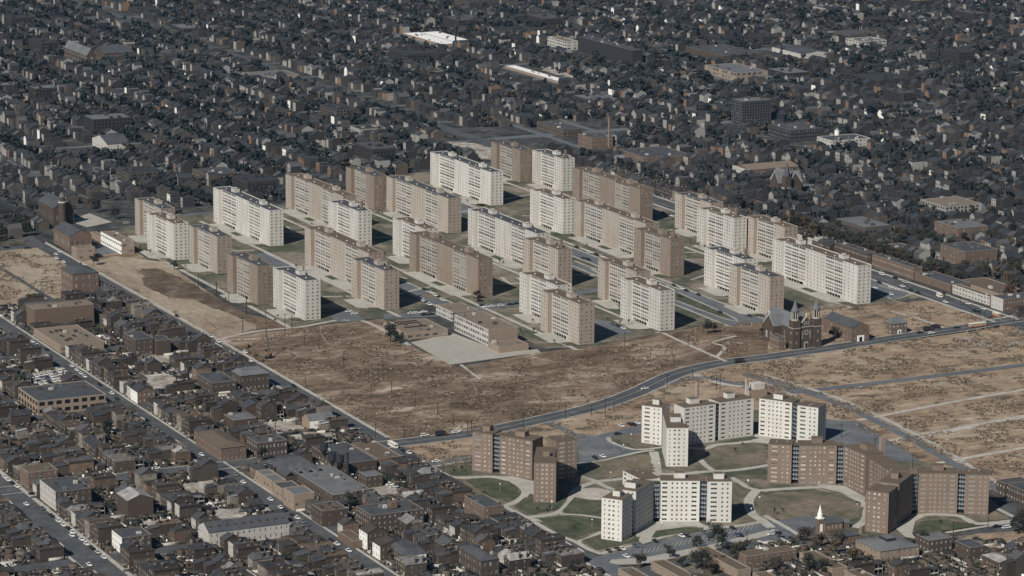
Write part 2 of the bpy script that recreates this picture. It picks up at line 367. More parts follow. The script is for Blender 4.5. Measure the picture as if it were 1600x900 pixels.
def cap_windows(wins, name='window', limit=99):
    """wins: (mesh, loc, rz); first `limit` are parts, the rest one stuff part"""
    out = [part(name, m, l, r) for m, l, r in wins[:limit]]
    if len(wins) > limit: out.append(part(name, merged(wins[limit:], name), kind='stuff'))
    return out
def place_on(p0, p1, u, z, d=0.12):
    L = math.dist(p0, p1); ux, uy = (p1[0]-p0[0])/L, (p1[1]-p0[1])/L; nx, ny = uy, -ux
    return (p0[0]+ux*u-nx*d, p0[1]+uy*u-ny*d, z), math.atan2(uy, ux)

# ------------------------------------------------------------------ ground sheets
ZL = [0.0]
def sheet(name, pts, m, z, kind='structure'):
    b = MB(); b.poly([(x, y, z) for x, y in pts], m); return struct(name, b.mesh(name), kind)
def rough(pts, amp=3.0, step=5.0):
    out = []
    for i in range(len(pts)):
        p, q = pts[i], pts[(i+1)%len(pts)]; n = max(1, int(math.dist(p,q)/step))
        for k in range(n):
            t = k/n; out.append((p[0]+(q[0]-p[0])*t+random.uniform(-amp,amp), p[1]+(q[1]-p[1])*t+random.uniform(-amp,amp)))
    return out
def zpts(n, l): return [G(*Z(n, x, y)) for x, y in l]
def ribbon_pts(pts, w):
    # smooth (Catmull-Rom) then offset
    q = []
    P_ = [pts[0]]+list(pts)+[pts[-1]]
    for i in range(1, len(P_)-2):
        for t in np.linspace(0, 1, 7)[:-1]:
            p0, p1, p2, p3 = [np.array(P_[i+k]) for k in (-1,0,1,2)]
            q.append(0.5*((2*p1)+(-p0+p2)*t+(2*p0-5*p1+4*p2-p3)*t*t+(-p0+3*p1-3*p2+p3)*t**3))
    q.append(np.array(pts[-1])); L, R = [], []
    for i in range(len(q)):
        a = q[max(0,i-1)]; b = q[min(len(q)-1,i+1)]; d = b-a; d = d/(np.hypot(*d)+1e-9); n = np.array([-d[1], d[0]])
        L.append(q[i]+n*w/2); R.append(q[i]-n*w/2)
    return L, R
class Sheets:
    def __init__(s, name, m, z): s.b = MB(); s.name = name; s.m = m; s.z = z; s.k = 0
    def poly(s, pts):
        if s.name in ('rubble_patch','dry_lawn') and len(pts) < 12: pts = rough(pts, 1.6, 4)
        s.k += 1; z = s.z+0.0013*(s.k % 29); s.b.poly([(p[0], p[1], z) for p in pts], s.m)
    def line(s, pts, w):
        s.k += 1; z = s.z+0.0013*(s.k % 29)
        L, R = ribbon_pts(pts, w)
        for i in range(len(L)-1): s.b.poly([(*R[i],z),(*R[i+1],z),(*L[i+1],z),(*L[i],z)], s.m)
    def done(s): return struct(s.name, s.b.mesh(s.name))
def rect(x0, x1, y0, y1): return [(x0,y0),(x1,y0),(x1,y1),(x0,y1)]

gb = MB(); S_ = 30000
gb.poly([(-S_,-S_,0),(S_,-S_,0),(S_,S_,0),(-S_,S_,0)], 'g_urban'); struct('ground', gb.mesh('ground'))
sheet('yard_ground', rect(-420, 1100, -900, -288), 'g_yards', 0.03)
sheet('yard_ground', [G(850,905),G(1000,872),G(1230,815),G(1240,800),G(1345,833),G(1440,815),G(1620,790),G(1640,960),G(850,960)], 'g_yards', 0.035)

# vacant fields
FIELD_C = [G(272,487),G(345,520),G(560,498),G(600,500),G(640,560),G(715,572),G(850,548),G(1060,515),G(1190,495),G(1195,550),G(1110,572),G(1060,583),G(1000,613),G(940,637),G(850,657),G(740,680),G(620,693)]
fs = sheet('vacant_field', [G(150,395),G(215,395),G(345,480),G(470,512),G(600,498),G(642,540),G(715,574),G(845,550),G(930,541),G(1060,516),G(1195,492),G(1400,470),G(1570,500),G(1560,512),G(1300,548),G(1195,560),G(1110,574),G(1060,585),G(1000,614),G(940,638),G(850,659),G(740,683),G(612,694),(90,-281),(-60,-281),(-240,-281)], 'g_field', 0.06)
sheet('pale_field', [(-238,-279),(-235,-262),G(180,400),G(260,410),G(345,470),G(400,500),G(400,515),G(345,530),(60,-279)], 'g_pale', 0.09)
sheet('tilled_strip', rough(zpts(8, [(890,480),(1000,480),(1180,560),(1600,800),(1600,830),(1200,670),(1050,660),(900,580)]),1.6,6), 'g_tilled', 0.12)
sheet('pale_field', [G(0,388),G(55,386),G(105,405),G(100,440),G(100,465),G(40,470),G(0,500),(-260,-420)], 'g_pale', 0.06)
sheet('scrub_field', [G(620,693),G(740,683),G(850,659),G(940,638),G(1000,614),G(1060,585),G(1110,572),G(1200,560),G(1400,532),G(1560,508),G(1700,520),G(1900,700),G(1700,790),G(1560,770),G(1490,745),G(1300,680),G(1150,640),G(900,690),G(720,735),G(660,720)], 'g_scrub', 0.06)
sheet('scrub_field', [G(1200,492),G(1365,478),G(1480,466),G(1570,500),G(1560,506),G(1400,527),G(1200,556)], 'g_scrub', 0.09)
sheet('scrub_field', zpts(14, [(1160,700),(1250,650),(1600,560),(1700,600),(1700,860),(1370,880),(1160,740)]), 'g_scrub', 0.06)

# campus base
sheet('campus_lawn', [(-335,-235),(-262,-215),(0,-216),(62,-213),G(560,500),G(600,497),G(700,470),G(850,545),G(930,541),G(1055,516),G(1150,498),G(1200,490),G(1365,476),G(1440,465),(62,286),(-520,286),(-512,150),(-497,120),(-445,60),(-404,-28),(-404,-97),(-393,-131),(-380,-170)], 'g_lawn', 0.10)

asph = Sheets('asphalt_road', 'g_asphalt', 0.20)
conc = Sheets('concrete_path', 'g_concrete', 0.24)
court = Sheets('concrete_court', 'g_court', 0.28)
dirt = Sheets('dirt_road', 'g_dirtroad', 0.16)
grn = Sheets('lawn_bed', 'g_green', 0.30)
dry = Sheets('dry_lawn', 'g_dry', 0.30)
strt = Sheets('city_street', 'g_street', 0.12)
rub = Sheets('rubble_patch', 'g_rubble', 0.17)

# left road along the field, cross streets of the old quarter
conc.line([(-330,-277),(95,-276.5),(385,-279)], 3.0)
strt.poly(rect(-900, 1400, -290, -279)); strt.poly(rect(-72, 1400, -411, -398)); strt.poly(rect(-900, 1500, -549, -532)); strt.poly(rect(-200,1500,-680,-668))
for x in (-315, 70, 240, 563): strt.poly(rect(x-6, x+6, -900, -283))
conc.poly(rect(-72,1500,-397.9,-396)); conc.poly(rect(-900,1500,-531.9,-529)); conc.poly(rect(-72,1500,-413,-411.1)); conc.poly(rect(-900,1500,-551,-549.1)); conc.poly(rect(95,1000,-293,-290.1))
for y in (-343, -472, -610): strt.poly(rect(-300, 1200, y-2.2, y+2.2))
# Cass-like avenue: curve
CASS = [(404,-900),(405,-420),(404,-341),(401,-280),(399,-225),(384,-166),(367,-115),(342,-71),(308,-22),(294,20),(291,60),(285,118),(276,180),(270,239),(261,290),(250,420),(235,640),(200,1200)]
strt.line(CASS, 15.5)
for off, wd in ((8.3, 1.2), (-8.3, 1.2)):
    L, R = ribbon_pts(CASS, 2*abs(off)); conc.line([tuple(p) for p in (L if off > 0 else R)][::6], wd)
mk = Sheets('lane_marking', 'g_concrete', 0.34); mk.line(CASS[3:], 0.5)
# Jefferson-like avenue on the right
strt.poly(rect(-2500, 900, 279.5, 297)); conc.poly(rect(-420, 262, 297.1, 300.5)); conc.poly(rect(-330, 262, 276, 279.4)); mk.line([(-400,285.5),(100,285.5),(262,285.5),(600,285.5)], 0.4)
asph.poly(zpts(7, [(650,345),(700,360),(890,430),(880,445),(780,470),(640,440)])); conc.line(zpts(7,[(690,385),(800,412),(890,436),(790,472),(745,458)]), 1.5)
# field roads on the right
asph.line([(389,20),(390,120),(385,330),(380,420)], 8)
dirt.line([G(1340,657),G(1480,630),G(1600,609),G(1750,583)], 4.5); dirt.line([G(1380,692),G(1500,670),G(1600,651),G(1750,625)], 7); dirt.line([G(1465,724),G(1520,714),G(1600,700),G(1750,675)], 4.5)
asph.line([(330,20),(420,34),(530,27),(640,10),(760,0)], 7); conc.line([(330,30),(420,42),(530,35),(640,17),(690,12)], 4)
asph.poly([G(1290,655),G(1345,660),G(1440,722),G(1410,722),G(1350,700),G(1290,690)])
rub.line([G(1190,598),G(1215,606),G(1245,620)], 4); rub.poly(zpts(7,[(1180,695),(1240,710),(1400,760),(1350,775),(1200,715)])); rub.line(zpts(7,[(1380,600),(1600,560)]), 3)
rub.line(zpts(7,[(1480,760),(1600,735)]), 5); rub.line(zpts(7,[(1150,770),(1250,785),(1350,775)]), 3)
dirt.line(zpts(6,[(540,680),(700,755),(940,860)]), 3); dirt.line(zpts(7,[(760,545),(900,580),(1100,650)]), 3); dirt.line(zpts(6,[(880,830),(930,770),(860,740),(1000,700)]), 3)
dirt.line([G(1085,585),G(1130,600),G(1200,608)], 6); asph.line([G(1040,600),G(1100,590),G(1150,600),G(1300,618)], 6)
dirt.line([G(345,530),G(400,518),G(470,511),G(560,500),G(640,540)], 4); dirt.line(zpts(5,[(480,800),(600,890)]), 2.5)
rub.poly(zpts(10,[(590,715),(870,690),(900,760),(640,780)])); rub.poly(zpts(9,[(200,410),(400,380),(470,480),(220,500)])); rub.poly(zpts(11,[(1330,480),(1520,480),(1530,560),(1350,560)]))
rub.poly(zpts(11,[(880,560),(1060,540),(1080,590),(930,620)])); rub.poly(zpts(11,[(1310,850),(1460,840),(1500,880),(1360,900)])); rub.poly(zpts(10,[(380,560),(560,520),(700,640),(520,690)]))
court.poly(zpts(8,[(415,180),(560,135),(700,190),(545,222)]))
# tyre tracks, scrapes and old foundations on the cleared ground
trk = Sheets('tyre_track', 'g_pale', 0.135); scr = Sheets('dark_scrape', 'g_tilled', 0.14)
mat_old = None
for k in range(48):
    x, y = random.uniform(20,370), random.uniform(-270,-150) if k % 2 else random.uniform(-270,20)
    if x > np.interp(y,[-280,-115,-20,60],[385,350,290,270]) or x < np.interp(y,[-270,-160,-60,20],[-40,70,215,225]): continue
    a = random.uniform(-.5,.9)+(pi/2 if random.random()<.5 else 0); L_ = random.uniform(15,60); b_ = L_*random.uniform(-.04,.04)
    pts = [(x-cos(a)*L_/2, y-sin(a)*L_/2), (x-sin(a)*b_, y+cos(a)*b_), (x+cos(a)*L_/2, y+sin(a)*L_/2)]
    if all(p[0] < np.interp(p[1],[-280,-115,-20,60],[385,350,290,270]) for p in pts): (trk if k % 3 else scr).line(pts, random.uniform(.4,.9))
for k in range(70):
    x, y = random.uniform(290,640), random.uniform(-20,260)
    if x < np.interp(y,[-20,60,180,300],[345,312,300,285]): continue
    r_ = random.uniform(.6,1.8); (rub if k % 2 else trk).poly(rough([(x+r_*2*cos(a), y+r_*sin(a)) for a in np.linspace(0,2*pi,9)[:-1]], .9, 2))
# row-by-row paths of the slab estate
for y, x0, x1 in ((-214,-262,62),(-124,-365,60),(-53,-400,215),(28,-420,190),(123,-465,60),(205,-490,175)):
    conc.line([(x0,y),((x0+x1)/2,y+1),(x1,y)], 3.6)
def drive(x0, x1, y0, y1):
    asph.poly(rect(x0, x1, y0, y1)); conc.poly(rect(x0-2, x1+2, y0-2.2, y0-0.1)); conc.poly(rect(x0-2, x1+2, y1+0.1, y1+2.2))
drive(-210,-150,-140,-126); drive(-215,42,-82,-68); drive(-290,60,103,117); drive(-300,-10,84,93); drive(60,190,88,122)
grn.poly([(70,96),(165,98),(165,104),(72,110)]); conc.line([(70,95),(166,97),(166,105),(70,111)], 1.4)
asph.poly(zpts(5,[(560,440),(620,430),(850,400),(850,425),(640,460),(560,460)])); asph.poly(zpts(6,[(110,590),(200,610),(360,680),(250,695),(120,750)])); asph.poly(zpts(6,[(0,425),(140,402),(140,425),(0,445)]))
asph.poly(zpts(5,[(0,485),(330,470),(340,500),(0,515)])); asph.poly(zpts(4,[(790,610),(900,570),(1000,640),(900,660),(800,640)]))
asph.poly(rect(-402,-394,-170,-30)); rub.poly([(-663,255),(-645,278),(-530,278),(-560,232)]); asph.poly(zpts(8,[(580,330),(650,335),(740,380),(610,395)])); asph.poly(zpts(2,[(640,470),(690,480),(690,540),(645,540)]))
# diagonals between rows
for i, (x, y) in enumerate([(-330,-205),(-240,-205),(-130,-205),(-40,-205),(-380,-115),(-290,-115),(-190,-115),(-110,-115),(-20,-115),(-420,-40),(-330,-40),(-230,-40),(-120,-40),(-20,-40),(80,-40),
                            (-400,42),(-300,42),(-200,42),(-110,42),(-20,42),(60,42),(-440,130),(-350,130),(-260,130),(-180,130),(-80,130),(20,130),(-420,215),(-290,215),(-150,215),(-20,215)]):
    s = 1 if i % 2 else -1
    conc.line([(x-12*s, y+14), (x+s*4, y+42), (x+16*s, y+76)], 2.8)
    (grn if i % 3 == 0 else dry).poly([(x+22+14*cos(a), y+48+11*sin(a)) for a in np.linspace(0, 2*pi, 13)[:-1]])
    if i % 2: conc.line([(x-20, y+50), (x+10, y+46), (x+44, y+54)], 2.4)
# school playground
court.poly([(lambda a: G(580+a[0]/5.7, 460+a[1]/5.7))(p) for p in [(350,430),(735,350),(1040,465),(1140,525),(1480,490),(1510,520),(700,630)]])
conc.line([G(795,520),G(815,545),G(835,555)], 3)

# lower towers' grounds
sheet('tower_lawn', [G(650,722),G(700,722),G(740,718),G(905,688),G(960,680),G(1000,670),G(1030,650),G(1180,640),G(1300,665),G(1420,715),G(1490,735),G(1560,790),G(1590,810),G(1440,830),G(1345,838),G(1250,800),G(1180,822),G(1000,862),G(940,868),G(860,830),G(700,750)], 'g_lawn', 0.13)
asph.poly(zpts(15,[(800,235),(880,270),(960,310),(1080,325),(1380,255),(1390,300),(1180,335),(1150,345),(1180,370),(1340,410),(1330,425),(980,500),(960,350),(860,290),(760,250)]))
asph.poly(zpts(15,[(-40,500),(310,445),(310,482),(80,520),(30,525)])); conc.line(zpts(15,[(60,520),(180,497),(310,480)]), 1.8)
mkp = Sheets('parking_line', 'g_concrete', 0.345)
for i in range(12): mkp.line(zpts(15,[(985+i*20,425-i*1.5),(1015+i*20,452-i*1.5)]), 0.35)
for i in range(9): mkp.line(zpts(15,[(110+i*22,482-i*4),(125+i*22,468-i*4)]), 0.35)
conc.line(zpts(15,[(1160,335),(1180,365),(1260,395),(1340,412),(1480,400),(1560,385)]), 3)
conc.line(zpts(15,[(970,500),(1100,485),(1340,430),(1450,415)]), 3)
conc.line(zpts(15,[(-20,470),(60,520),(130,560),(180,588)]), 3.5)
conc.line(zpts(15,[(160,580),(250,588),(400,582),(500,592),(600,630),(645,680),(600,730),(510,765)]), 5)
conc.poly(zpts(15,[(440,575),(560,580),(700,610),(700,695),(640,680),(600,630)]))
conc.line(zpts(15,[(500,755),(570,800),(640,835),(760,860)]), 3.5)
conc.line(zpts(15,[(650,835),(760,825),(860,800),(925,735),(940,690),(980,650),(1080,615),(1200,600),(1260,595)]), 5)
conc.line(zpts(13,[(300,515),(440,522),(560,540)]), 3); conc.line(zpts(13,[(430,262),(520,310),(600,350),(680,375)]), 4)
conc.line(zpts(13,[(0,490),(100,540),(200,600),(300,650),(400,690),(480,735),(560,765)]), 3.5); conc.line(zpts(13,[(400,692),(480,665),(560,625)]), 3.5)
conc.line(zpts(13,[(885,125),(900,200),(905,275)]), 6); conc.line(zpts(13,[(905,262),(1050,265),(1210,250),(1400,240),(1610,208)]), 5)
conc.line(zpts(13,[(1170,170),(1215,215),(1260,245)]), 4); conc.line(zpts(13,[(1370,285),(1430,320),(1490,355),(1600,372)]), 4)
conc.line(zpts(13,[(1530,365),(1480,430),(1500,510),(1570,560),(1620,600)]), 6)
conc.poly(zpts(13,[(880,560),(1170,565),(1220,595),(1100,592),(960,615),(870,680),(800,690),(770,640)]))
conc.line(zpts(13,[(1180,580),(1250,600),(1400,592),(1580,560)]), 3); conc.line(zpts(13,[(1160,600),(1220,600)]), 5)
conc.line(zpts(16,[(640,480),(800,485),(880,462),(1000,452),(1110,440),(1200,445)]), 5); conc.poly(zpts(16,[(1120,395),(1360,440),(1350,455),(1200,455),(1090,445)]))
conc.line(zpts(14,[(-40,368),(150,355),(400,348),(500,388),(590,450),(620,500),(600,560),(540,600)]), 5.5); conc.poly(zpts(14,[(290,325),(480,340),(610,410),(600,440),(500,390),(350,355)]))
conc.line(zpts(14,[(-20,525),(100,590),(210,655)]), 3.5); conc.line(zpts(14,[(850,600),(910,545),(1000,518),(1200,528),(1310,575),(1540,555)]), 5)
conc.line(zpts(14,[(1110,632),(1310,600),(1560,560)]), 3); conc.poly(zpts(14,[(780,590),(870,560),(940,520),(1000,520),(920,560),(900,640),(930,670),(860,660)]))
conc.line(zpts(14,[(1430,480),(1550,540)]), 3.5)
strt.poly(zpts(14,[(1380,500),(1480,450),(1600,500),(1700,540),(1560,620),(1250,640),(1180,640),(1550,560)])); 
# bottom lot and street
asph.poly(zpts(13,[(500,790),(560,775),(700,745),(1000,665),(1250,620),(1400,605),(1590,572),(1800,530),(1800,600),(1600,645),(1250,735),(850,820),(640,830),(700,850),(800,900),(560,900),(470,830)]))
court.poly(zpts(13,[(620,800),(700,795),(840,785),(1250,705),(1600,615),(1640,640),(1250,738),(840,828),(660,832),(610,820)]))
strt.poly(zpts(13,[(780,860),(1250,760),(1600,670),(1760,630),(1790,660),(1600,700),(1250,790),(900,870),(860,930),(780,930)]))
for i in range(26): mkp.line(zpts(13,[(840+i*28,735-i*6.4),(820+i*28,765-i*6.4)]), 0.35)
conc.line(zpts(13,[(560,765),(620,742),(800,700),(1000,645),(1250,602),(1400,590),(1590,558)]), 3.2)
# beds: greener ellipses
for zz, l in ((15,[(260,600),(420,590),(540,610),(600,650),(590,700),(520,735),(400,690)]),(15,[(110,520),(300,490),(310,570),(200,575)]),(15,[(570,770),(640,710),(880,720),(850,780),(690,820)]),
              (15,[(870,800),(950,710),(1120,740),(1120,830)]),(13,[(160,545),(300,527),(560,545),(550,615),(370,668)]),(13,[(870,665),(900,620),(1050,600),(1200,600),(1190,625),(1000,645)]),
              (13,[(430,680),(560,640),(690,690),(800,655),(790,685),(530,740)]),(16,[(1150,420),(1010,445),(920,440),(1110,410)]),(14,[(905,620),(960,560),(1080,550),(1290,575),(1290,590),(1060,625)])): grn.poly(zpts(zz,l))
for zz, l in ((15,[(1180,340),(1365,305),(1500,360),(1440,400),(1330,395)]),(15,[(960,560),(1090,490),(1420,440),(1450,570),(1250,580),(1090,600)]),(16,[(830,500),(900,470),(1180,455),(1185,580),(1000,610),(880,600),(800,545)]),
              (14,[(-70,430),(40,385),(250,370),(450,385),(560,440),(600,490),(560,540),(520,560),(330,520),(60,550),(-60,480)]),(14,[(0,400),(100,380)] if False else [(1230,530),(1420,490),(1520,545),(1330,560)])): dry.poly(zpts(zz,l))
grn.poly(zpts(14,[(240,465),(330,440),(380,470),(300,500)])); asph.poly(zpts(14,[(-100,600),(0,560),(160,645),(0,690),(-60,700)]))
sp = G(*Z(14,190,570)); sheet('lot_asphalt_court', zpts(14,[(60,553),(300,512),(300,590),(200,640)]), 'g_asphalt', 0.26)  # flat four-sided sheet in the asphalt material, beside the tower lawn
PLAY = G(*Z(15,1070,690))
rub.poly([(PLAY[0]+14*cos(a), PLAY[1]+13*sin(a)) for a in np.linspace(0,2*pi,20)[:-1]]); ru = Sheets('playground_sand', 'g_dirtroad', 0.36); ru.poly([(PLAY[0]+13.5*cos(a), PLAY[1]+12.5*sin(a)) for a in np.linspace(0,2*pi,20)[:-1]])

# ------------------------------------------------------------------ slab blocks (11 storeys)
FL = 30.5/11
def slab_parts(L, cls, roof, chimney):
    fm, em = {'W':('white_concrete','white_end'),'T':('tan_front','tan_end'),'B':('brown_front','brown_end')}[cls]
    W, PR = 12.6, 3.2
    LS = 12.0 if L < 80 else 13.2
    b = MB(); wins, strips = [], []
    ox, oy = -L/2, -W/2           # local origin at slab centre; front-left main corner
    xl, xr, xs = -L/2, L/2, -L/2+LS
    yf, yb, yp = -W/2, W/2, -W/2-PR
    ops = []
    def cols(p0, p1, us, w=1.4, h=1.25, floors=range(11), acc=None):
        for k in floors:
            for u in us:
                z = k*FL+0.95; acc.append((u-w/2, u+w/2, z, z+h))
                l, r = place_on(p0, p1, u, z); wins.append((win_mesh(w, h), l, r))
    # end face (+x)
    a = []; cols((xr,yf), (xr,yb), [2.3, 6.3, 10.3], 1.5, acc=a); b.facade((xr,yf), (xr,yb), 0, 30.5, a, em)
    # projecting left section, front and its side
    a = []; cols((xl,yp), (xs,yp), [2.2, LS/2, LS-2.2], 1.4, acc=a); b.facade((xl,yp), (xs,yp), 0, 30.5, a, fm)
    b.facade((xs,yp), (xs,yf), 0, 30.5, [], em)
    # main front
    a = []; ML = L-LS; p0, p1 = (xs,yf), (xr,yf)
    if L < 80: gal = [(0.8, 26.5)]; cc = [29.2, 33.2, 37.2, 41.2]
    else: gal = [(0.8, 32.5), (62.5, 88)]; cc = [36, 41, 46, 51, 56, 59.8, 91, 97, 103]
    cols(p0, p1, cc, 1.35, acc=a)
    for g0, g1 in gal:
        for k in range(1, 11):
            h = 1.75 if k % 3 == 1 else 1.15; z = k*FL+0.9
            nb = 2 if g1-g0 < 28 else 3; bw = (g1-g0)/nb
            for q in range(nb):
                u0, u1 = g0+q*bw+0.25, g0+(q+1)*bw-0.25
                a.append((u0, u1, z, z+h, 0.45)); l, r = place_on(p0, p1, (u0+u1)/2, z, 0.05); strips.append((strip_mesh(u1-u0, h), l, r))
        u0, u1 = g0+2, g1-3; a.append((u0, u1, 0.0, 2.3, 3.0))
    pm_ = {'W':fm,'T':'gallery_tan','B':'gallery_brown'}[cls]
    cuts = [0.0]
    for g0, g1 in gal: cuts += [g0, g1]
    cuts.append(ML)
    for i in range(len(cuts)-1):
        c0, c1 = cuts[i], cuts[i+1]; sg = [(o[0]-c0, o[1]-c0)+tuple(o[2:]) for o in a if c0 <= (o[0]+o[1])/2 < c1]; isg = (c0, c1) in gal
        y_ = yf+(0.0 if not isg else 0.0); b.facade((xs+c0,y_), (xs+c1,y_), 0, 30.5, sg, pm_ if isg else fm)
    # hidden sides
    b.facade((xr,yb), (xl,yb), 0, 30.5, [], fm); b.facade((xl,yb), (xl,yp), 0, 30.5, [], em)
    # parapet inner + coping
    parts = [part('walls', b.mesh('walls'))]
    r = MB(); pts = [(xl,yp),(xs,yp),(xs,yf),(xr,yf),(xr,yb),(xl,yb)]
    r.poly([(x,y,29.95) for x, y in pts], roof)
    ins = [(xl+.35,yp+.35),(xs-.35,yp+.35),(xs-.35,yf+.35),(xr-.35,yf+.35),(xr-.35,yb-.35),(xl+.35,yb-.35)]
    for i in range(6):
        p, q, pi_, qi = pts[i], pts[(i+1)%6], ins[i], ins[(i+1)%6]
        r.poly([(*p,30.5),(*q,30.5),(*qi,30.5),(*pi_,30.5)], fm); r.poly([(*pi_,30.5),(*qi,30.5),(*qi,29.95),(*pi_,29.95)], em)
    parts.append(part('roof', r.mesh('roof')))
    for g0, g1 in gal:
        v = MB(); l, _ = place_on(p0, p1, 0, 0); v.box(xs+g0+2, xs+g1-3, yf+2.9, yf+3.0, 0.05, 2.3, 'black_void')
        n = int((g1-g0-5)/4)
        for i in range(1, n): v.box(xs+g0+2+i*4.0-.2, xs+g0+2+i*4.0+.2, yf+0.3, yf+0.7, 0.02, 2.3, 'trim')
        parts.append(part('ground_arcade', v.mesh('arcade')))
    pm = MB(); pm.box(-3.6,3.6,-2.6,2.6,0,3.0, fm, 'roof_gravel'); pm.box(-1.2,1.0,-1.6,1.2,3.0,3.9, fm); pme = pm.mesh('penthouse')
    for px in ([L*0.02] if L < 80 else [-L*0.29, L*0.24]): parts.append(part('roof_penthouse', pme, (px, 1.2, 29.96)))
    vm = MB(); vm.cyl(0,0,0.75,0.75,0,0.4,'pale_wall',8,False); vm.cyl(0,0,0.9,0.15,0.4,0.9,'pale_wall',8); vme = vm.mesh('vent')
    for px in ([-L*0.33, L*0.31] if L < 80 else [-L*0.42,-L*0.12,L*0.05,L*0.16,L*0.40]): parts.append(part('roof_vent', vme, (px, -1.0, 29.96)))
    if chimney:
        cm = MB(); cm.box(-1.0,1.0,-1.0,1.0,0,6.5,'brown_end'); cm.box(-1.15,1.15,-1.15,1.15,5.8,6.2,'brown_front'); parts.append(part('chimney', cm.mesh('chimney'), (L*0.30, 2.2, 29.96)))
    parts += cap_windows(strips, 'gallery_window', 80) + cap_windows(wins)
    return parts
SLABS = [('S','T','d',0,-279,-191),('S','W','b',1,-211.5,-204.5),('S','T','d',0,-146,-192),('S','B','d',0,-23.4,-206),('S','W','d',0,42.3,-194),
 ('L','W','d',0,-235,-111),('L','T','b',0,-272,-28),('S','W','d',1,-202,-44.5),('S','B','d',0,-351,36),('L','T','d',0,-225,49.5),
 ('L','W','d',0,-328,140),('S','B','d',0,-424.5,217.5),('S','W','d',1,-366,232),('L','B','b',0,-198,222),('S','W','b',0,-182,137.8),
 ('L','T','b',0,-54,149),('S','B','b',1,14,134.8),('S','T','d',0,-114,244.5),('S','W','b',1,-46,228),('S','T','b',0,5.6,246),
 ('L','W','b',0,165.1,215.7),('S','W','d',1,108,147.5),('S','T','d',0,174,132),('S','T','b',0,115,48.5),('S','W','b',0,184.5,31.3),
 ('S','W','b',0,135,-29.5),('S','T','b',0,200.5,-44.5),('S','T','b',1,14.3,33.2),('L','W','d',0,-53,48),('L','B','b',0,22.5,-40.5),
 ('S','W','b',0,-108,-26.5),('L','T','b',0,-34,-108.5),('S','T','d',1,33,-125)]
ROWN = [(-160,'lower-left edge'),(-80,'second'),(0,'third'),(90,'fourth'),(180,'fifth'),(400,'farthest')]
_sp = {}; rows = {}
for s in SLABS:
    t, c, rf, ch, bx, by = s; L = {'S':55.8,'L':122.2}[t]
    k = (t,c,rf,ch)
    if k not in _sp: _sp[k] = slab_parts(L, c, {'d':'roof_slate','b':'roof_brown'}[rf], ch)
    o = inst('slab_block', _sp[k], (bx-L/2, by+6.3, 0.1))
    rn = next(n for y, n in ROWN if by < y); rows.setdefault(rn, []).append((bx, s, o))
    # plaza, beds
    g0, g1 = bx-L+13, bx-14
    conc.poly([(g0-4, by-14),(g1-2, by-16),(g1+5, by-9),(g1+4, by+0.5),(g0-3, by+0.5)]); dry.poly([(bx-12,by-10),(bx-1,by-10),(bx-1,by-3),(bx-12,by-2)])
    grn.poly([(bx-11,by-9.5),(bx-3,by-9),(bx+4,by-1),(bx+1.5,by+9),(bx+0.5,by-1.5),(bx-10,by-2)])
    if t == 'L': grn.poly([(bx-L*0.56,by-9),(bx-L*0.43,by-9),(bx-L*0.42,by-3),(bx-L*0.57,by-3)])
for rn, l in rows.items():
    l.sort(key=lambda t: t[0])
    for i, (bx, s, o) in enumerate(l):
        ty = {'W':'white','T':'tan','B':'brown brick'}[s[1]]; ln = 'long' if s[0] == 'L' else 'short'
        od = (['leftmost','second from left','third from left','fourth from left','fifth from left','sixth from left','seventh from left'])[i]
        lab = f'{ln} {ty} eleven-storey slab, {od} in the {rn} row of slabs'
        tag(o, lab, 'apartment block', 'eleven-storey slab blocks of the estate')

# ------------------------------------------------------------------ nine-storey towers with balconies
VH = 24.5; VF = VH/9
def vblock(b, wins, p0, p1, depth, wall, roof, bright, side_l=True, endwin=False, sidewin=False):
    L = math.dist(p0,p1); ux, uy = (p1[0]-p0[0])/L, (p1[1]-p0[1])/L; nx, ny = uy, -ux
    q1 = (p1[0]-nx*depth, p1[1]-ny*depth); q0 = (p0[0]-nx*depth, p0[1]-ny*depth)
    def face(a0, a1, spec):
        ops = []
        for k in range(9):
            for u, w_, h in spec:
                z = k*VF+0.85; ops.append((u-w_/2, u+w_/2, z, z+h)); l, r = place_on(a0, a1, u, z); wins.append((win_mesh(w_, h, 'bright' if bright else 'dark'), l, r))
        b.facade(a0, a1, 0, VH, ops, wall)
    if endwin: sp_ = [(L*.15,.7,1.2),(L*.38,1.4,1.2),(L*.58,1.4,1.2),(L*.82,.7,1.2)]
    elif L > 17: sp_ = [(L*.115,3.0,1.15),(L*.31,1.15,1.15),(L*.43,1.15,1.15),(L*.55,1.15,1.15),(L*.67,1.15,1.15),(L*.86,3.0,1.15)]
    else: sp_ = [(L*.27,3.7,1.15),(L*.62,1.15,1.15),(L*.83,1.15,1.15)]
    face(p0, p1, sp_)
    D = depth
    sp2 = [(u,1.4,1.2) for u in np.arange(2.5, D-1.5, 3.4)] if sidewin else []
    face(p1, q1, sp2); face(q1, q0, []); face(q0, p0, [])
    # roof with a low kerb
    b.poly([(*p0,VH-.02),(*p1,VH-.02),(*q1,VH-.02),(*q0,VH-.02)], roof)
    return (p0,p1,q1,q0)
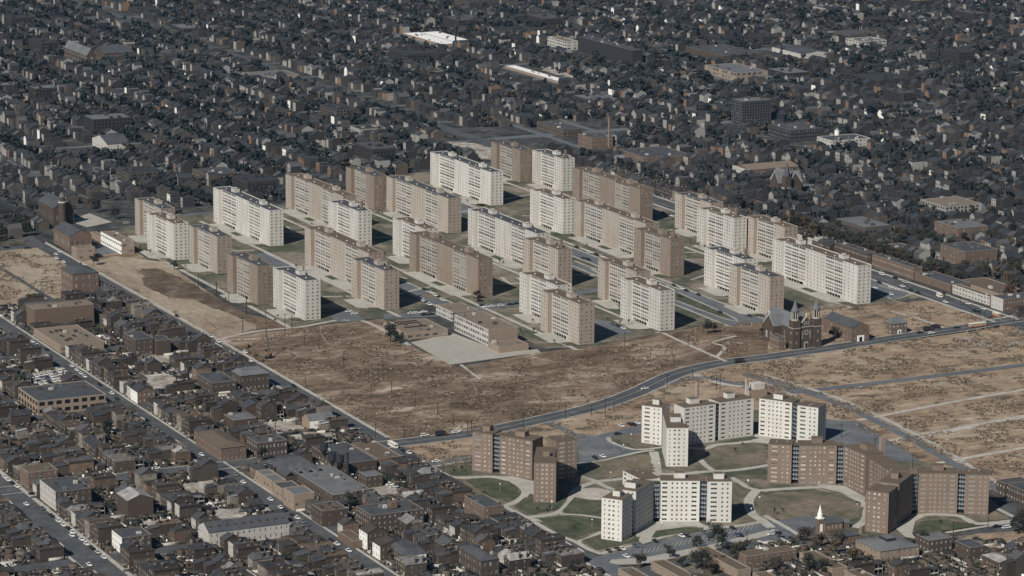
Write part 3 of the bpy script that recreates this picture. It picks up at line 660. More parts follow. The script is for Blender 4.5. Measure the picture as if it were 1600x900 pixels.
def vtower(segs, conns, wall, roof, bright, pents, cx, cy, domes=()):
    sh = lambda p: (p[0]-cx, p[1]-cy)
    parts = []; wins = []
    for sgm in segs:
        b = MB(); fp = vblock(b, wins, sh(sgm[0]), sh(sgm[1]), sgm[2], wall, roof, bright, endwin='e' in sgm[3], sidewin='s' in sgm[3])
        c = MB(); c.prism([(x*1.0, y*1.0) for x, y in fp], VH, VH+0.35, 'roof_brown' if wall=='vaughn_brick' else 'trim', roof)
        parts.append(part('tower_wing', b.mesh('wing'), sub=[part('roof', c.mesh('roof'))]))
    for p, q, dep in conns:
        p, q = sh(p), sh(q); b = MB(); L = math.dist(p,q); n = 3
        ux, uy = (q[0]-p[0])/L, (q[1]-p[1])/L; nx, ny = uy, -ux
        W = lambda u, d, z: (p[0]+ux*u-nx*d, p[1]+uy*u-ny*d, z)
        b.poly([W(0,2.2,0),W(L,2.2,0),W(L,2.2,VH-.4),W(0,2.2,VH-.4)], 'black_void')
        b.poly([W(-.1,0,VH-.3),W(L+.1,0,VH-.3),W(L+.1,dep,VH-.3),W(-.1,dep,VH-.3)], roof)
        for k in range(1,9):
            z = k*VF
            for (d0,d1,z0,z1,m) in ((0.6,2.2,z-.15,z+.08,'trim'),(0.62,0.7,z+.1,z+1.15,'balcony_glass')):
                b.poly([W(0,d0,z0),W(L,d0,z0),W(L,d0,z1),W(0,d0,z1)], m); b.poly([W(0,d0,z1),W(L,d0,z1),W(L,d1,z1),W(0,d1,z1)], m)
        for i in range(n+1):
            u = L*i/n; u = min(max(u,.12),L-.12)
            b.poly([W(u-.1,.55,VF),W(u+.1,.55,VF),W(u+.1,.55,VH-.4),W(u-.1,.55,VH-.4)], 'metal')
        parts.append(part('balcony_stack', b.mesh('balconies')))
    for (x, y, a, sx, sy) in pents:
        b = MB(); b.box(-sx/2,sx/2,-sy/2,sy/2,0,3.2,wall,roof); b.box(-sx/2-.15,sx/2+.15,-sy/2-.15,sy/2+.15,3.0,3.19,wall)
        parts.append(part('roof_penthouse', b.mesh('penthouse'), (*sh((x,y)), VH+.36), a))
    vm = MB(); vm.cyl(0,0,0.6,0.6,0,0.4,'metal',8,False); vm.cyl(0,0,0.7,0.1,0.4,0.8,'metal',8); vme = vm.mesh('vent')
    for (x, y) in domes: parts.append(part('roof_vent', vme, (*sh((x,y)), VH+.36)))
    parts += cap_windows(wins)
    return inst('balcony_tower', parts, (cx, cy, 0.13))
def R15(x, y, s, o): return G(o[0]+x/s, o[1]+y/s, VH)
V1 = lambda x, y: R15(x,y,6,(730,650)); V2 = lambda x, y: R15(x,y,6.2,(995,590)); V2b = lambda x, y: R15(x,y,6.2,(1140,590))
V3 = lambda x, y: R15(x,y,6.43,(930,730)); V4 = lambda x, y: R15(x,y,6.92,(1190,670)); V4b = lambda x, y: R15(x,y,6.43,(1340,700))
def back(p, q, d):   # point d metres behind the middle of a front edge
    L = math.dist(p,q); ux, uy = (q[0]-p[0])/L, (q[1]-p[1])/L; return ((p[0]+q[0])/2-uy*d, (p[1]+q[1])/2+ux*d)
def ang(p, q): return math.atan2(q[1]-p[1], q[0]-p[0])
# tower 1: brown, left
p, q, r, s, e0, e1, d0, d1 = V1(50,155), V1(238,178), V1(305,188), V1(612,238), V1(625,442), V1(833,447), V1(700,262), V1(1030,222)
pt = [(*back(p,q,8),ang(p,q),5,5),(*back(r,s,7),ang(r,s),7,5),(*back(e0,e1,16),ang(e0,e1),4,3.5)]
o = vtower([(p,q,12.5,''),(r,s,12.5,''),(e0,e1,12.5,'e'),(back(e0,e1,12.6) and tuple(np.array(back(e0,e1,12.6))-np.array([cos(ang(e0,e1))*7.2,sin(ang(e0,e1))*7.2])),tuple(np.array(back(e0,e1,12.6))+np.array([cos(ang(e0,e1))*5.2,sin(ang(e0,e1))*5.2])),24,''),(V1(835,245),d1,12.5,'')],
           [(tuple(np.array(q)+np.array([-1,1.0])),tuple(np.array(r)+np.array([-1,1.0])),8)], 'vaughn_brick','roof_brown',True,pt,530,-235,[back(p,q,3),back(r,s,9),V1(900,200)])
tag(o, 'brown nine-storey zigzag tower with bright windows, standing alone left of the parking lot', 'apartment tower')
# tower 2: white, left arm + near wing + right arm
p, q, e0, e1, d0, d1, g0, g1 = V2(50,275), V2(245,300), V2(290,495), V2(500,495), V2(458,300), V2(765,262), V2(803,250), V2b(235,205)
A = ang(e0,e1); bk = np.array(back(e0,e1,11)); ux = np.array([cos(A), sin(A)])
o = vtower([(p,q,12.5,''),(e0,e1,11,'e'),(tuple(bk-ux*6.6),tuple(bk+ux*4.8),26,''),(d0,d1,12.5,''),(g0,g1,12.5,'')],
           [(tuple(np.array(d1)+np.array([-.6,.8])),tuple(np.array(g0)+np.array([-.6,.8])),8),(tuple(np.array(q)+np.array([-1,1])),tuple(bk-ux*6.6+np.array([-20,10])),4)],
           'vaughn_white','roof_brown',False,[(*back(p,q,8),ang(p,q),4.5,4),(*back(e0,e1,17),A,6.5,4.5),(*back(d0,d1,9),ang(d0,d1),7,5),(*back(g0,g1,9),ang(g0,g1),6,4.5)],495,-105,[V2(155,262),V2(400,440),V2(900,200),V2(560,240)])
tag(o, 'white nine-storey zigzag tower whose slim windowed end wing juts toward the viewer', 'apartment tower')
T2 = o
p, q, r, s = V2b(288,207), V2b(605,250), V2b(665,272), V2b(860,300); r = (s[0]-14.5*cos(.63), s[1]-14.5*sin(.63))
o = vtower([(p,q,12.5,''),(r,s,13.5,'s')],[(tuple(np.array(q)+np.array([-1,.8])),tuple(np.array(r)+np.array([-1,.8])),8)],'vaughn_white','roof_brown',False,
           [(*back(p,q,6),ang(p,q),6.5,4.5)],495,-45,[back(r,s,7),back(r,s,3)])
tag(o, 'white nine-storey tower in two blocks with burnt-dark window rows and a shaded right end', 'apartment tower')
# tower 3: white, bottom centre
e1 = V3(272,340); e0 = (e1[0]-12.9*cos(.664), e1[1]-12.9*sin(.664)); sE = V3(385,280); m0, m1 = V3(378,250), V3(410,250); c0, c1, f0, f1 = V3(655,143), V3(1052,145), V3(1128,152), V3(1375,152)
A = ang(e0,e1); ux = np.array([cos(A),sin(A)]); LW = math.dist(e1,sE)
n_ = np.array([-sin(A),cos(A)]); m1n = np.array(V3(410,252)); LM = math.dist(m1n, V3(590,145))
w0, w1 = V3(278,40), V3(405,102)
o = vtower([(e0,e1,LW,'es'),(tuple(m1n-ux*12.5),tuple(m1n),LM,'s'),(c0,c1,12.5,''),(f0,f1,12.5,''),(w0,tuple(np.array(w0)+(np.array(w1)-np.array(w0))*1.55),12,'')],
           [(tuple(np.array(c1)+np.array([-1,.6])),tuple(np.array(f0)+np.array([-1,.6])),8),(V3(592,150),V3(652,150),4)],'vaughn_white','roof_brown',False,
           [(*back(e0,e1,LW*0.55),A,4.5,4),(*back(tuple(m1n-ux*12.5),tuple(m1n),8),A,7,5),(*back(c0,c1,8),ang(c0,c1),6.5,5),(*back(f0,f1,8),ang(f0,f1),6,5)],625,-222,[V3(420,45),V3(480,70),V3(1270,110),V3(235,290)])
tag(o, 'white nine-storey tower above the bottom parking strip, its left wing side in deep shade', 'apartment tower')
# tower 4: brown, right
a0,a1,b0,b1,c0,c1,d0 = V4(72,168), V4(328,182), V4(408,186), V4(815,188), V4(890,190), V4(1125,290), V4(1165,322)
o = vtower([(a0,a1,12.5,''),(b0,b1,12.5,''),(c0,c1,13,'')],[(tuple(np.array(a1)+np.array([-1,.6])),tuple(np.array(b0)+np.array([-1,.6])),8),(tuple(np.array(b1)+np.array([-1,.6])),tuple(np.array(c0)+np.array([-1,.6])),8)],
           'vaughn_brick','roof_brown',True,[(*back(b0,b1,8),ang(b0,b1),6.5,5),(*back(c0,c1,9),ang(c0,c1),8,6)],600,-85,[V4(165,150),V4(280,150),V4(620,160)])
tag(o, 'brown nine-storey three-block tower right of centre with two balcony stacks behind the oval lawn', 'apartment tower')
e1 = V4b(315,460); e0 = (e1[0]-14.0*cos(.664), e1[1]-14.0*sin(.664)); sE = V4b(405,390); c2,c3,f0,f1 = V4b(615,255), V4b(1010,262), V4b(1085,268), V4b(1325,275)
A = ang(e0,e1); ux = np.array([cos(A),sin(A)]); LW = math.dist(e1,sE); m1n = np.array(V4b(418,368)); LM = math.dist(m1n, V4b(560,265))
dd1 = V4b(330,235)
o = vtower([(e0,e1,LW,'es'),(tuple(m1n-ux*12.5),tuple(m1n),LM,'s'),(c2,c3,12.5,''),(f0,f1,12.5,''),(d0,dd1,13,'')],
           [(tuple(np.array(c3)+np.array([-1,.6])),tuple(np.array(f0)+np.array([-1,.6])),8),(V4b(562,268),V4b(612,262),4)],'vaughn_brick','roof_brown',True,
           [(*back(tuple(m1n-ux*12.5),tuple(m1n),12),A,4.5,4.5),(*back(c2,c3,8),ang(c2,c3),7,5)],675,-75,[V4b(280,380),V4b(340,230),V4b(1120,240),V4b(1220,235)])
tag(o, 'brown nine-storey tower at far right, its shaded wing reaching down beside the small church', 'apartment tower')
# brick stack + boiler house
def stack(px, py, h, r, label, m='tan_end'):
    x, y = G(px, py); b = MB(); b.cyl(0,0,r,r*.8,0,h,m,10); b.cyl(0,0,r*.95,r*.95,h-.8,h,m,10,True)
    c = MB(); c.box(-r*1.3,r*1.3,-r*1.3,r*1.3,0,2.2,m)
    o = inst('chimney_stack', [part('stack', b.mesh('stack')), part('stack_base', c.mesh('stack_base'))], (x,y,0.1)); tag(o, label, 'chimney'); return o
x, y = V2(505,210); b = MB(); b.cyl(0,0,1.5,1.3,0,VH+9,'tan_end',10); o = inst('chimney_stack',[part('stack',b.mesh('stack'))],(x-6,y+9,0)); tag(o,'round brick stack rising behind the white zigzag tower','chimney')
x, y = V4(1240,250); b = MB(); b.box(-1.4,1.4,-1.4,1.4,0,VH+8,'tan_end'); o = inst('chimney_stack',[part('stack',b.mesh('stack'))],(x-3,y+6,0)); tag(o,'square brick stack behind the right brown tower beside the asphalt strip','chimney')

# ------------------------------------------------------------------ generic grid-aligned buildings placed by their near corner
FOOT = []    # footprints (x0,x1,y0,y1)
def ext(px, py, wl, wr, hp):
    x, y = G(px, py); ax = P(x-1, y)[0]-P(x,y)[0]; ay = P(x, y+1)[0]-P(x,y)[0]; az = P(x,y,0)[1]-P(x,y,1)[1]
    return x, y, -wl/ax, wr/ay, hp/az
def building(name, cat, label, px, py, wl, wr, hp, wall='house_brick', roof='roof_slate', rtype='flat', front=None, side=None, nf=None, wstyle='dark', ww=1.0, wh=1.5, sp=2.8, rise=3.5,
             axis='x', windows=True, extras=(), meters=False, lm=None, par=0.5, wl2=None):
    if meters: x, y = G(px,py); lx, ly, h = wl, wr, hp
    else: x, y, lx, ly, h = ext(px, py, wl, wr, hp)
    cx, cy = x-lx/2, y+ly/2; FOOT.append((x-lx, x, y, y+ly))
    X, Y = lx/2, ly/2; b = MB(); wins = []
    nf_ = nf or max(1, int(round(h/3.6))); fh = h/nf_
    def face(p0, p1, m, do):
        L = math.dist(p0,p1); ops = []
        if do and windows:
            n = max(1, int((L-1.0)/sp))
            for k in range(nf_):
                for i in range(n):
                    u = L*(i+.5)/n; z = k*fh+fh*0.28; hh = min(wh, fh*0.6); w_ = min(ww, L/n*0.85); ops.append((u-w_/2,u+w_/2,z,z+hh))
                    l, r = place_on(p0,p1,u,z,0.1); wins.append((win_mesh(w_,hh,wstyle),l,r))
        b.facade(p0,p1,0,h,ops,m)
    face((-X,-Y),(X,-Y),front or wall,True); face((X,-Y),(X,Y),side or wall,side != 'tan_brick'); face((X,Y),(-X,Y),wall,False); face((-X,Y),(-X,-Y),wall,False)
    parts = [part('walls', b.mesh('walls'))]; r = MB(); W_ = wall
    if rtype == 'flat':
        r.poly([(-X,-Y,h-par),(X,-Y,h-par),(X,Y,h-par),(-X,Y,h-par)], roof)
        i = 0.3; o_ = [(-X,-Y),(X,-Y),(X,Y),(-X,Y)]; n_ = [(-X+i,-Y+i),(X-i,-Y+i),(X-i,Y-i),(-X+i,Y-i)]
        for k in range(4):
            a, c, d, e = o_[k], o_[(k+1)%4], n_[(k+1)%4], n_[k]
            r.poly([(*a,h),(*c,h),(*d,h),(*e,h)], 'trim'); r.poly([(*e,h),(*d,h),(*d,h-par),(*e,h-par)], W_)
    elif rtype == 'gable': r.gable(-X,X,-Y,Y,h,rise,roof,W_,axis)
    elif rtype == 'hip': r.hip(-X,X,-Y,Y,h,rise,roof,0.1)
    elif rtype == 'mansard': r.hip(-X,X,-Y,Y,h,rise,roof,0.62 if min(lx,ly)>12 else .5)
    elif rtype == 'barrel':
        n = 10
        for k in range(n):
            a, c = pi*k/n, pi*(k+1)/n
            if axis == 'x': f = lambda t, xx: (xx, -Y*cos(t), h+rise*sin(t)); r.poly([f(a,-X),f(a,X),f(c,X),f(c,-X)], roof)
            else: f = lambda t, yy: (-X*cos(t), yy, h+rise*sin(t)); r.poly([f(a,Y),f(a,-Y),f(c,-Y),f(c,Y)], roof)
        for sgn in (-1,1):
            if axis == 'x': t = [(sgn*X,-Y*cos(pi*k/n),h+rise*sin(pi*k/n)) for k in range(n+1)]
            else: t = [(-X*cos(pi*k/n),sgn*Y,h+rise*sin(pi*k/n)) for k in range(n+1)]
            r.poly(t, W_)
    elif rtype == 'saw':
        n = max(2, int(ly/6.5)); r.poly([(-X,-Y,h),(X,-Y,h),(X,Y,h),(-X,Y,h)], roof)
        for k in range(n):
            y0, y1 = -Y+ly*k/n, -Y+ly*(k+1)/n
            r.poly([(-X,y0,h),(X,y0,h),(X,(y0+y1)/2,h+2.6),(-X,(y0+y1)/2,h+2.6)], roof); r.poly([(X,y1,h),(-X,y1,h),(-X,(y0+y1)/2,h+2.6),(X,(y0+y1)/2,h+2.6)], 'black_void')
            r.poly([(X,y0,h),(X,y1,h),(X,(y0+y1)/2,h+2.6)], 'black_void')
    parts.append(part('roof', r.mesh('roof')))
    if rtype == 'flat' and lx*ly > 250:
        for k in range(int(min(6, lx*ly/180))):
            v = MB(); sx, sy = random.uniform(1.2,3), random.uniform(1.2,3); v.box(-sx/2,sx/2,-sy/2,sy/2,0,random.uniform(.8,2.0),random.choice(['trim','dark_brick','roof_grey']))
            parts.append(part('roof_box', v.mesh('roof_box'), (random.uniform(-X*.8,X*.8), random.uniform(-Y*.8,Y*.8), h-par+.02)))
    for e in extras: parts.append(e(X,Y,h))
    parts += cap_windows(wins)
    o = inst(name, parts, (cx, cy, 0.12)); tag(o, label, cat)
    if py < 240: FOOT.append((x-lx-4, x+16, y-(26 if h<12 else 14), y+ly+2))
    if lm: LANDMARKS.append((lm, *P(cx,cy,h/2)))
    return o
def chim(fx, fy, hh=2.2, s=0.9, m='dark_brick'):
    def f(X,Y,h):
        b = MB(); b.box(-s/2,s/2,-s/2,s/2,0,hh,m); b.box(-s/2-.1,s/2+.1,-s/2-.1,s/2+.1,hh-.3,hh-.1,'trim'); return part('chimney', b.mesh('chimney'), (fx*X, fy*Y, h-.4))
    return f
def door(w_=2.5, hh=3, m='white_paint', face='x', off=0.0):
    def f(X,Y,h):
        b = MB()
        if face == 'x': b.box(X,X+.3,off-w_/2,off+w_/2,0,hh,m); b.box(X+.3,X+.35,off-w_/5,off+w_/5,0,hh*.75,'black_void')
        else: b.box(off-w_/2,off+w_/2,-Y-.3,-Y,0,hh,m); b.box(off-w_/5,off+w_/5,-Y-.35,-Y-.3,0,hh*.75,'black_void')
        return part('doorway', b.mesh('doorway'))
    return f
B = building
# --- old quarter, lower left
B('theater','theater','large windowless brown brick theater with flat roof beside the tan-roofed garage',55,517,13,93,33,'tan_end_dark' if False else 'red_brick','roof_gravel',windows=False,front='red_brick',lm='the windowless brick theater')
B('garage','garage','low garage with broad tan gravel roof below the windowless theater',94,552,42,69,12,'tan_brick','roof_gravel',nf=1,sp=5,ww=2.2,wh=1.6,lm='the tan-roofed garage',extras=[
  lambda X,Y,h,fx=fx,fy=fy:(lambda b:(b.box(-3,3,-1,1,0,.35,'dark_metal'),part('skylight',b.mesh('skylight'),(fx*X,fy*Y,h-.48)))[1])(MB()) for fx,fy in ((-.5,-.5),(-.6,0),(0,-.3),(.1,.2),(.5,-.4),(-.4,.6),(.2,.7))])
B('assembly_hall','hall','three-storey brick hall with dark hipped roof and tall pale windows on the vacant field',114,465,18,41,36,'red_brick','roof_slate','hip',nf=3,sp=4.2,ww=1.3,wh=2.8,rise=3,wstyle='white',extras=[chim(-.5,.3,5,1.2)],lm='the hip-roofed brick hall')
B('church_hall','hall','dark gabled hall with pinnacled front between brick hall and theater',45,497,14,50,9,'dark_brick','roof_slate','gable',axis='y',rise=5,nf=1)
B('factory','factory','two-storey factory with large square windows and flat dark roof at left',59.5,650,31,107,23,'tan_brick','roof_slate',nf=2,sp=5.6,ww=3.8,wh=2.6,wstyle='void',lm='the big-windowed factory')
B('store_block','shop building','three-storey corner block with pale ornamental street front and dark brick side',87.5,799,25,56,30,'dark_brick','roof_slate',front='pale_wall',nf=3,ww=1.2,wh=2.2,sp=3.4,extras=[chim(.6,.8),chim(0,.8),chim(-.5,.8)],lm='the pale-fronted corner block')
B('store_block','shop building','three-storey brown corner block with many side windows above the parked cars',45,767,14,46,28,'red_brick','roof_brown',nf=3,ww=1,wh=2,sp=3)
B('tenement','house','tall blank-sided dark brick tenement standing free among rubble',200,810,17,40,27,'dark_brick','house_roof','gable',rise=3,windows=False,extras=[chim(.9,.3)])
B('corner_store','shop building','corner building with white cornice and white narrow street front',191,867,16,46,26,'dark_brick','roof_slate',front='white_paint',nf=3,ww=1.2,wh=2,sp=3.2,lm='the white-cornice corner building')
B('terrace','row houses','long pale terrace with dark dormered roof beside the side street',327,855,17,127,22,'pale_wall','roof_slate','gable',axis='y',rise=4,nf=2,ww=.9,wh=1.7,sp=3.2,extras=[
  lambda X,Y,h,k=k:(lambda b:(b.box(-.8,.8,-.7,.7,0,1.7,'dark_brick'),part('dormer',b.mesh('dormer'),(X*.5,-Y+Y*2*(k+.5)/10,h+.9)))[1])(MB()) for k in range(10)],lm='the long pale terrace')
for i,(x,y,wl,wr,h) in enumerate([(459.5,799,17,32,26),(441,784,15,30,20),(425,770,14,22,18),(411,760,12,22,17)]):
    B('warehouse','warehouse',['low brick works with ribbed grey roof at the near end of the sawtooth plant','second low works along the side street from the near end','third low works along the side street, narrow','far low works along the side street with stepped parapet'][i],x,y,wl,wr,h,'tan_brick',['roof_grey','roof_slate','roof_grey','roof_grey'][i],front='tan_brick',nf=1,sp=4,ww=2.2,wh=1.8)
B('factory','factory','wide flat grey-roofed factory in the middle of the works yard',520,790,69,62,16,'dark_brick','roof_grey',nf=2,sp=3.5,lm='the grey-roofed works')
B('sawtooth_shed','factory','sawtooth-roofed factory shed facing the avenue',447,757,34,62,12,'dark_brick','roof_slate','saw',windows=False,lm='the sawtooth shed')
B('warehouse','warehouse','broad warehouse with near-black flat roof beside the rubble lot',532,742,46,57,17,'dark_brick','roof_slate',nf=1,sp=5,ww=2,lm='the black-roofed warehouse')
B('warehouse','warehouse','brown brick warehouse at the avenue corner beside the white bus',590,732,38,37,15,'red_brick','roof_brown',nf=1,windows=False,par=.8,lm='the corner warehouse')
B('works_building','works','small two-storey black cube of a works building beside the yard stack',573,763,13,25,18,'dark_brick','roof_grey',nf=2)
B('school_building','school','three-storey U-shaped brick school with white cornice lines near the bottom',580,832,24,83,26,'dark_brick','roof_slate',nf=3,sp=3,wstyle='white',extras=[lambda X,Y,h:(lambda b:(b.box(-2.5,2.5,-2,2,0,3.5,'red_brick'),part('roof_tower',b.mesh('roof_tower'),(0,Y*.1,h)))[1])(MB())],lm='the white-corniced school')
B('annex','annex','single-storey brick annex with pale coping along the street',552,858,24,20,12,'red_brick','roof_brown',nf=1,windows=False)
B('town_house','house','brick town house with gleaming white painted street front',574,861,13,32,27,'dark_brick','house_roof','gable',rise=3,front='white_paint',nf=3,ww=1,wh=1.8,sp=2.8,extras=[chim(.7,.4,3)])
B('town_house','house','second white-fronted town house with long gabled side',594,876,12,44,22,'dark_brick','house_roof','gable',rise=2.5,front='white_paint',nf=2,ww=1,wh=1.9,sp=2.8)
B('mansard_house','house','mansard-roofed row with white painted rendered end wall',630,887,26,36,18,'dark_brick','roof_slate','mansard',side='white_paint',rise=3,nf=2,windows=True,lm='the white-walled mansard row')
B('tenement','house','three-storey brick tenement with arched windows beside the tower lawn',757,822,32,30,29,'red_brick','roof_slate',nf=3,ww=.9,wh=1.7,sp=2.6,extras=[chim(-.8,-.8),chim(.8,.8)],lm='the lawn-side tenement')
B('tenement','house','blocky dark tenement with blank side and few windows at the street bend',504,824,17,39,25,'dark_brick','house_roof',nf=2,sp=5,extras=[chim(-.6,.2),chim(.2,.2),chim(.6,.2)])
B('arcaded_house','house','hip-roofed brick building with large arched loggia at the bottom edge',752,903,36,28,26,'dark_brick','roof_slate','hip',rise=2.5,nf=2,ww=1.5,wh=2.2,sp=3.2,extras=[chim(-.2,.6,3,1,'pale_wall'),chim(.6,.6,3,1,'pale_wall')],lm='the arcaded bottom-edge house')
B('meeting_house','chapel','small grey-roofed shed with white rendered long wall beside the rubble lot',484,672,12,39,14,'tan_brick','roof_grey','gable',axis='y',rise=3,side='white_paint',nf=1,sp=6,ww=.8,wh=1.8,lm='the white-walled shed')
B('terrace','row houses','two-storey brick row with bright white window trim facing the avenue',402,716,16,47,23,'dark_brick','house_roof',nf=2,wstyle='white',ww=1.1,wh=2,sp=2.4,extras=[chim(-.4,-.5),chim(-.4,.3),chim(.4,.6)],lm='the white-trimmed row')
B('terrace','row houses','long brown brick row stepping down the second street to the avenue',346,722,41,39,21,'red_brick','roof_brown','hip',rise=2,nf=2,ww=.9,wh=1.7,sp=2.6,lm='the long brown row')
B('store_block','shop building','two-storey brick shop with wide windows facing the dirt cross street',332,619,25,38,20,'dark_brick','roof_slate',nf=2,ww=1.6,wh=1.6,sp=4)
B('mansard_house','house','angled brick house with pale mansard beside the field road',376,612,14,45,24,'dark_brick','roof_grey','mansard',rise=2.5,nf=2,lm='the angled mansard house')
B('warehouse','warehouse','grey-roofed two-part brick store behind the brown row',365,672,16,36,15,'dark_brick','roof_grey',nf=1,windows=False)
B('stable','shed','roofless-looking brick building with pale gable left of the white shed',384,655,10,32,17,'dark_brick','house_roof','gable',rise=3,nf=1)
B('tenement','house','double brick tenement with light well below the tan-roofed garage',212,557,18,28,26,'dark_brick','roof_slate',nf=3,sp=4)
B('tenement','house','tall windowless brick party-wall building below the tan-roofed garage',245,556,12,22,23,'dark_brick','roof_slate',windows=False)
B('house','house','gabled brick house with white front at the second street bend',215,631,11,28,18,'red_brick','house_roof','gable',rise=3,front='white_paint',nf=2,wstyle='white')
# --- upper left
B('church_hall','church','brick church with steep slate roof and tall arched side windows beside the school',109,394,25,35,24,'red_brick','roof_slate','gable',rise=5,nf=1,ww=1.4,wh=5,sp=3.8,lm='the slate-roofed brick church')
B('rectory','house','tan two-storey flat-roofed rectory in front of the slate-roofed church',120,407,8,29,18,'tan_brick','roof_gravel',nf=2,sp=5,ww=3,wh=1.4)
B('school_building','school','modern tan school with white window bands at the left end of the estate',190,398,33,20,19,'tan_brick','roof_gravel',front='white_paint',nf=2,sp=4.5,ww=3.6,wh=1.6,lm='the white-banded modern school')
B('school_wing','school','low tan wing joining the slate-roofed church and modern school',163,383,22,10,9,'tan_brick','roof_gravel',nf=1,windows=False)
B('brick_church','church','dark brick church with domed round tower beside the pale paved court',84,352,24,32,26,'dark_brick','roof_slate','gable',rise=7,nf=1,ww=1.4,wh=4.5,sp=5,extras=[
  lambda X,Y,h:(lambda b:(b.cyl(0,0,3.4,3.2,0,20,'dark_brick',12),b.cyl(0,0,3.6,3.4,20,21,'trim',12),b.cyl(0,0,2.6,2.6,21,25,'dark_brick',12),b.cyl(0,0,3,1.6,25,27.5,'roof_grey',12),b.cyl(0,0,1.6,.1,27.5,29,'roof_grey',12),part('tower',b.mesh('tower'),(X+3.2,-Y+7,0)))[-1])(MB())],lm='the domed-tower church')
# --- estate school
B('school_building','school','three-storey school with white window grid beside the paved playground',763,541.5,54,46,26,'tan_brick','roof_gravel',front='pale_wall',side='tan_brick',nf=3,sp=3.6,ww=3.0,wh=2.2,lm='the white-grid school')
B('school_wing','school','two-storey rear end of the white-grid school nearest the parking drive',707,503,26,40,15,'tan_brick','roof_gravel',front='pale_wall',nf=2,sp=3.6,ww=3,wh=1.8,par=.4)
B('school_wing','school','one-storey brick block at the near end of the white-grid school',780,552,16,46,10,'tan_brick','roof_gravel',nf=1,sp=12,ww=1.5)
B('school_wing','school','low classroom wing with slit roof lights left of the playground',697,527,42,2.2,9,'tan_brick','roof_gravel',windows=False) if False else None
B('school_wing','school','low tan-roofed classroom wing opening onto the playground at left',634.5,532,36,66,11,'tan_brick','roof_gravel',nf=1,sp=5.5,ww=3.8,wh=2,extras=[
  lambda X,Y,h,fx=fx:(lambda b:(b.box(-.5,.5,-10,8,0,.7,'dark_metal'),part('roof_light',b.mesh('roof_light'),(fx*X,0,h-.48)))[1])(MB()) for fx in (-.8,-.5,.1)],lm='the playground classroom wing')
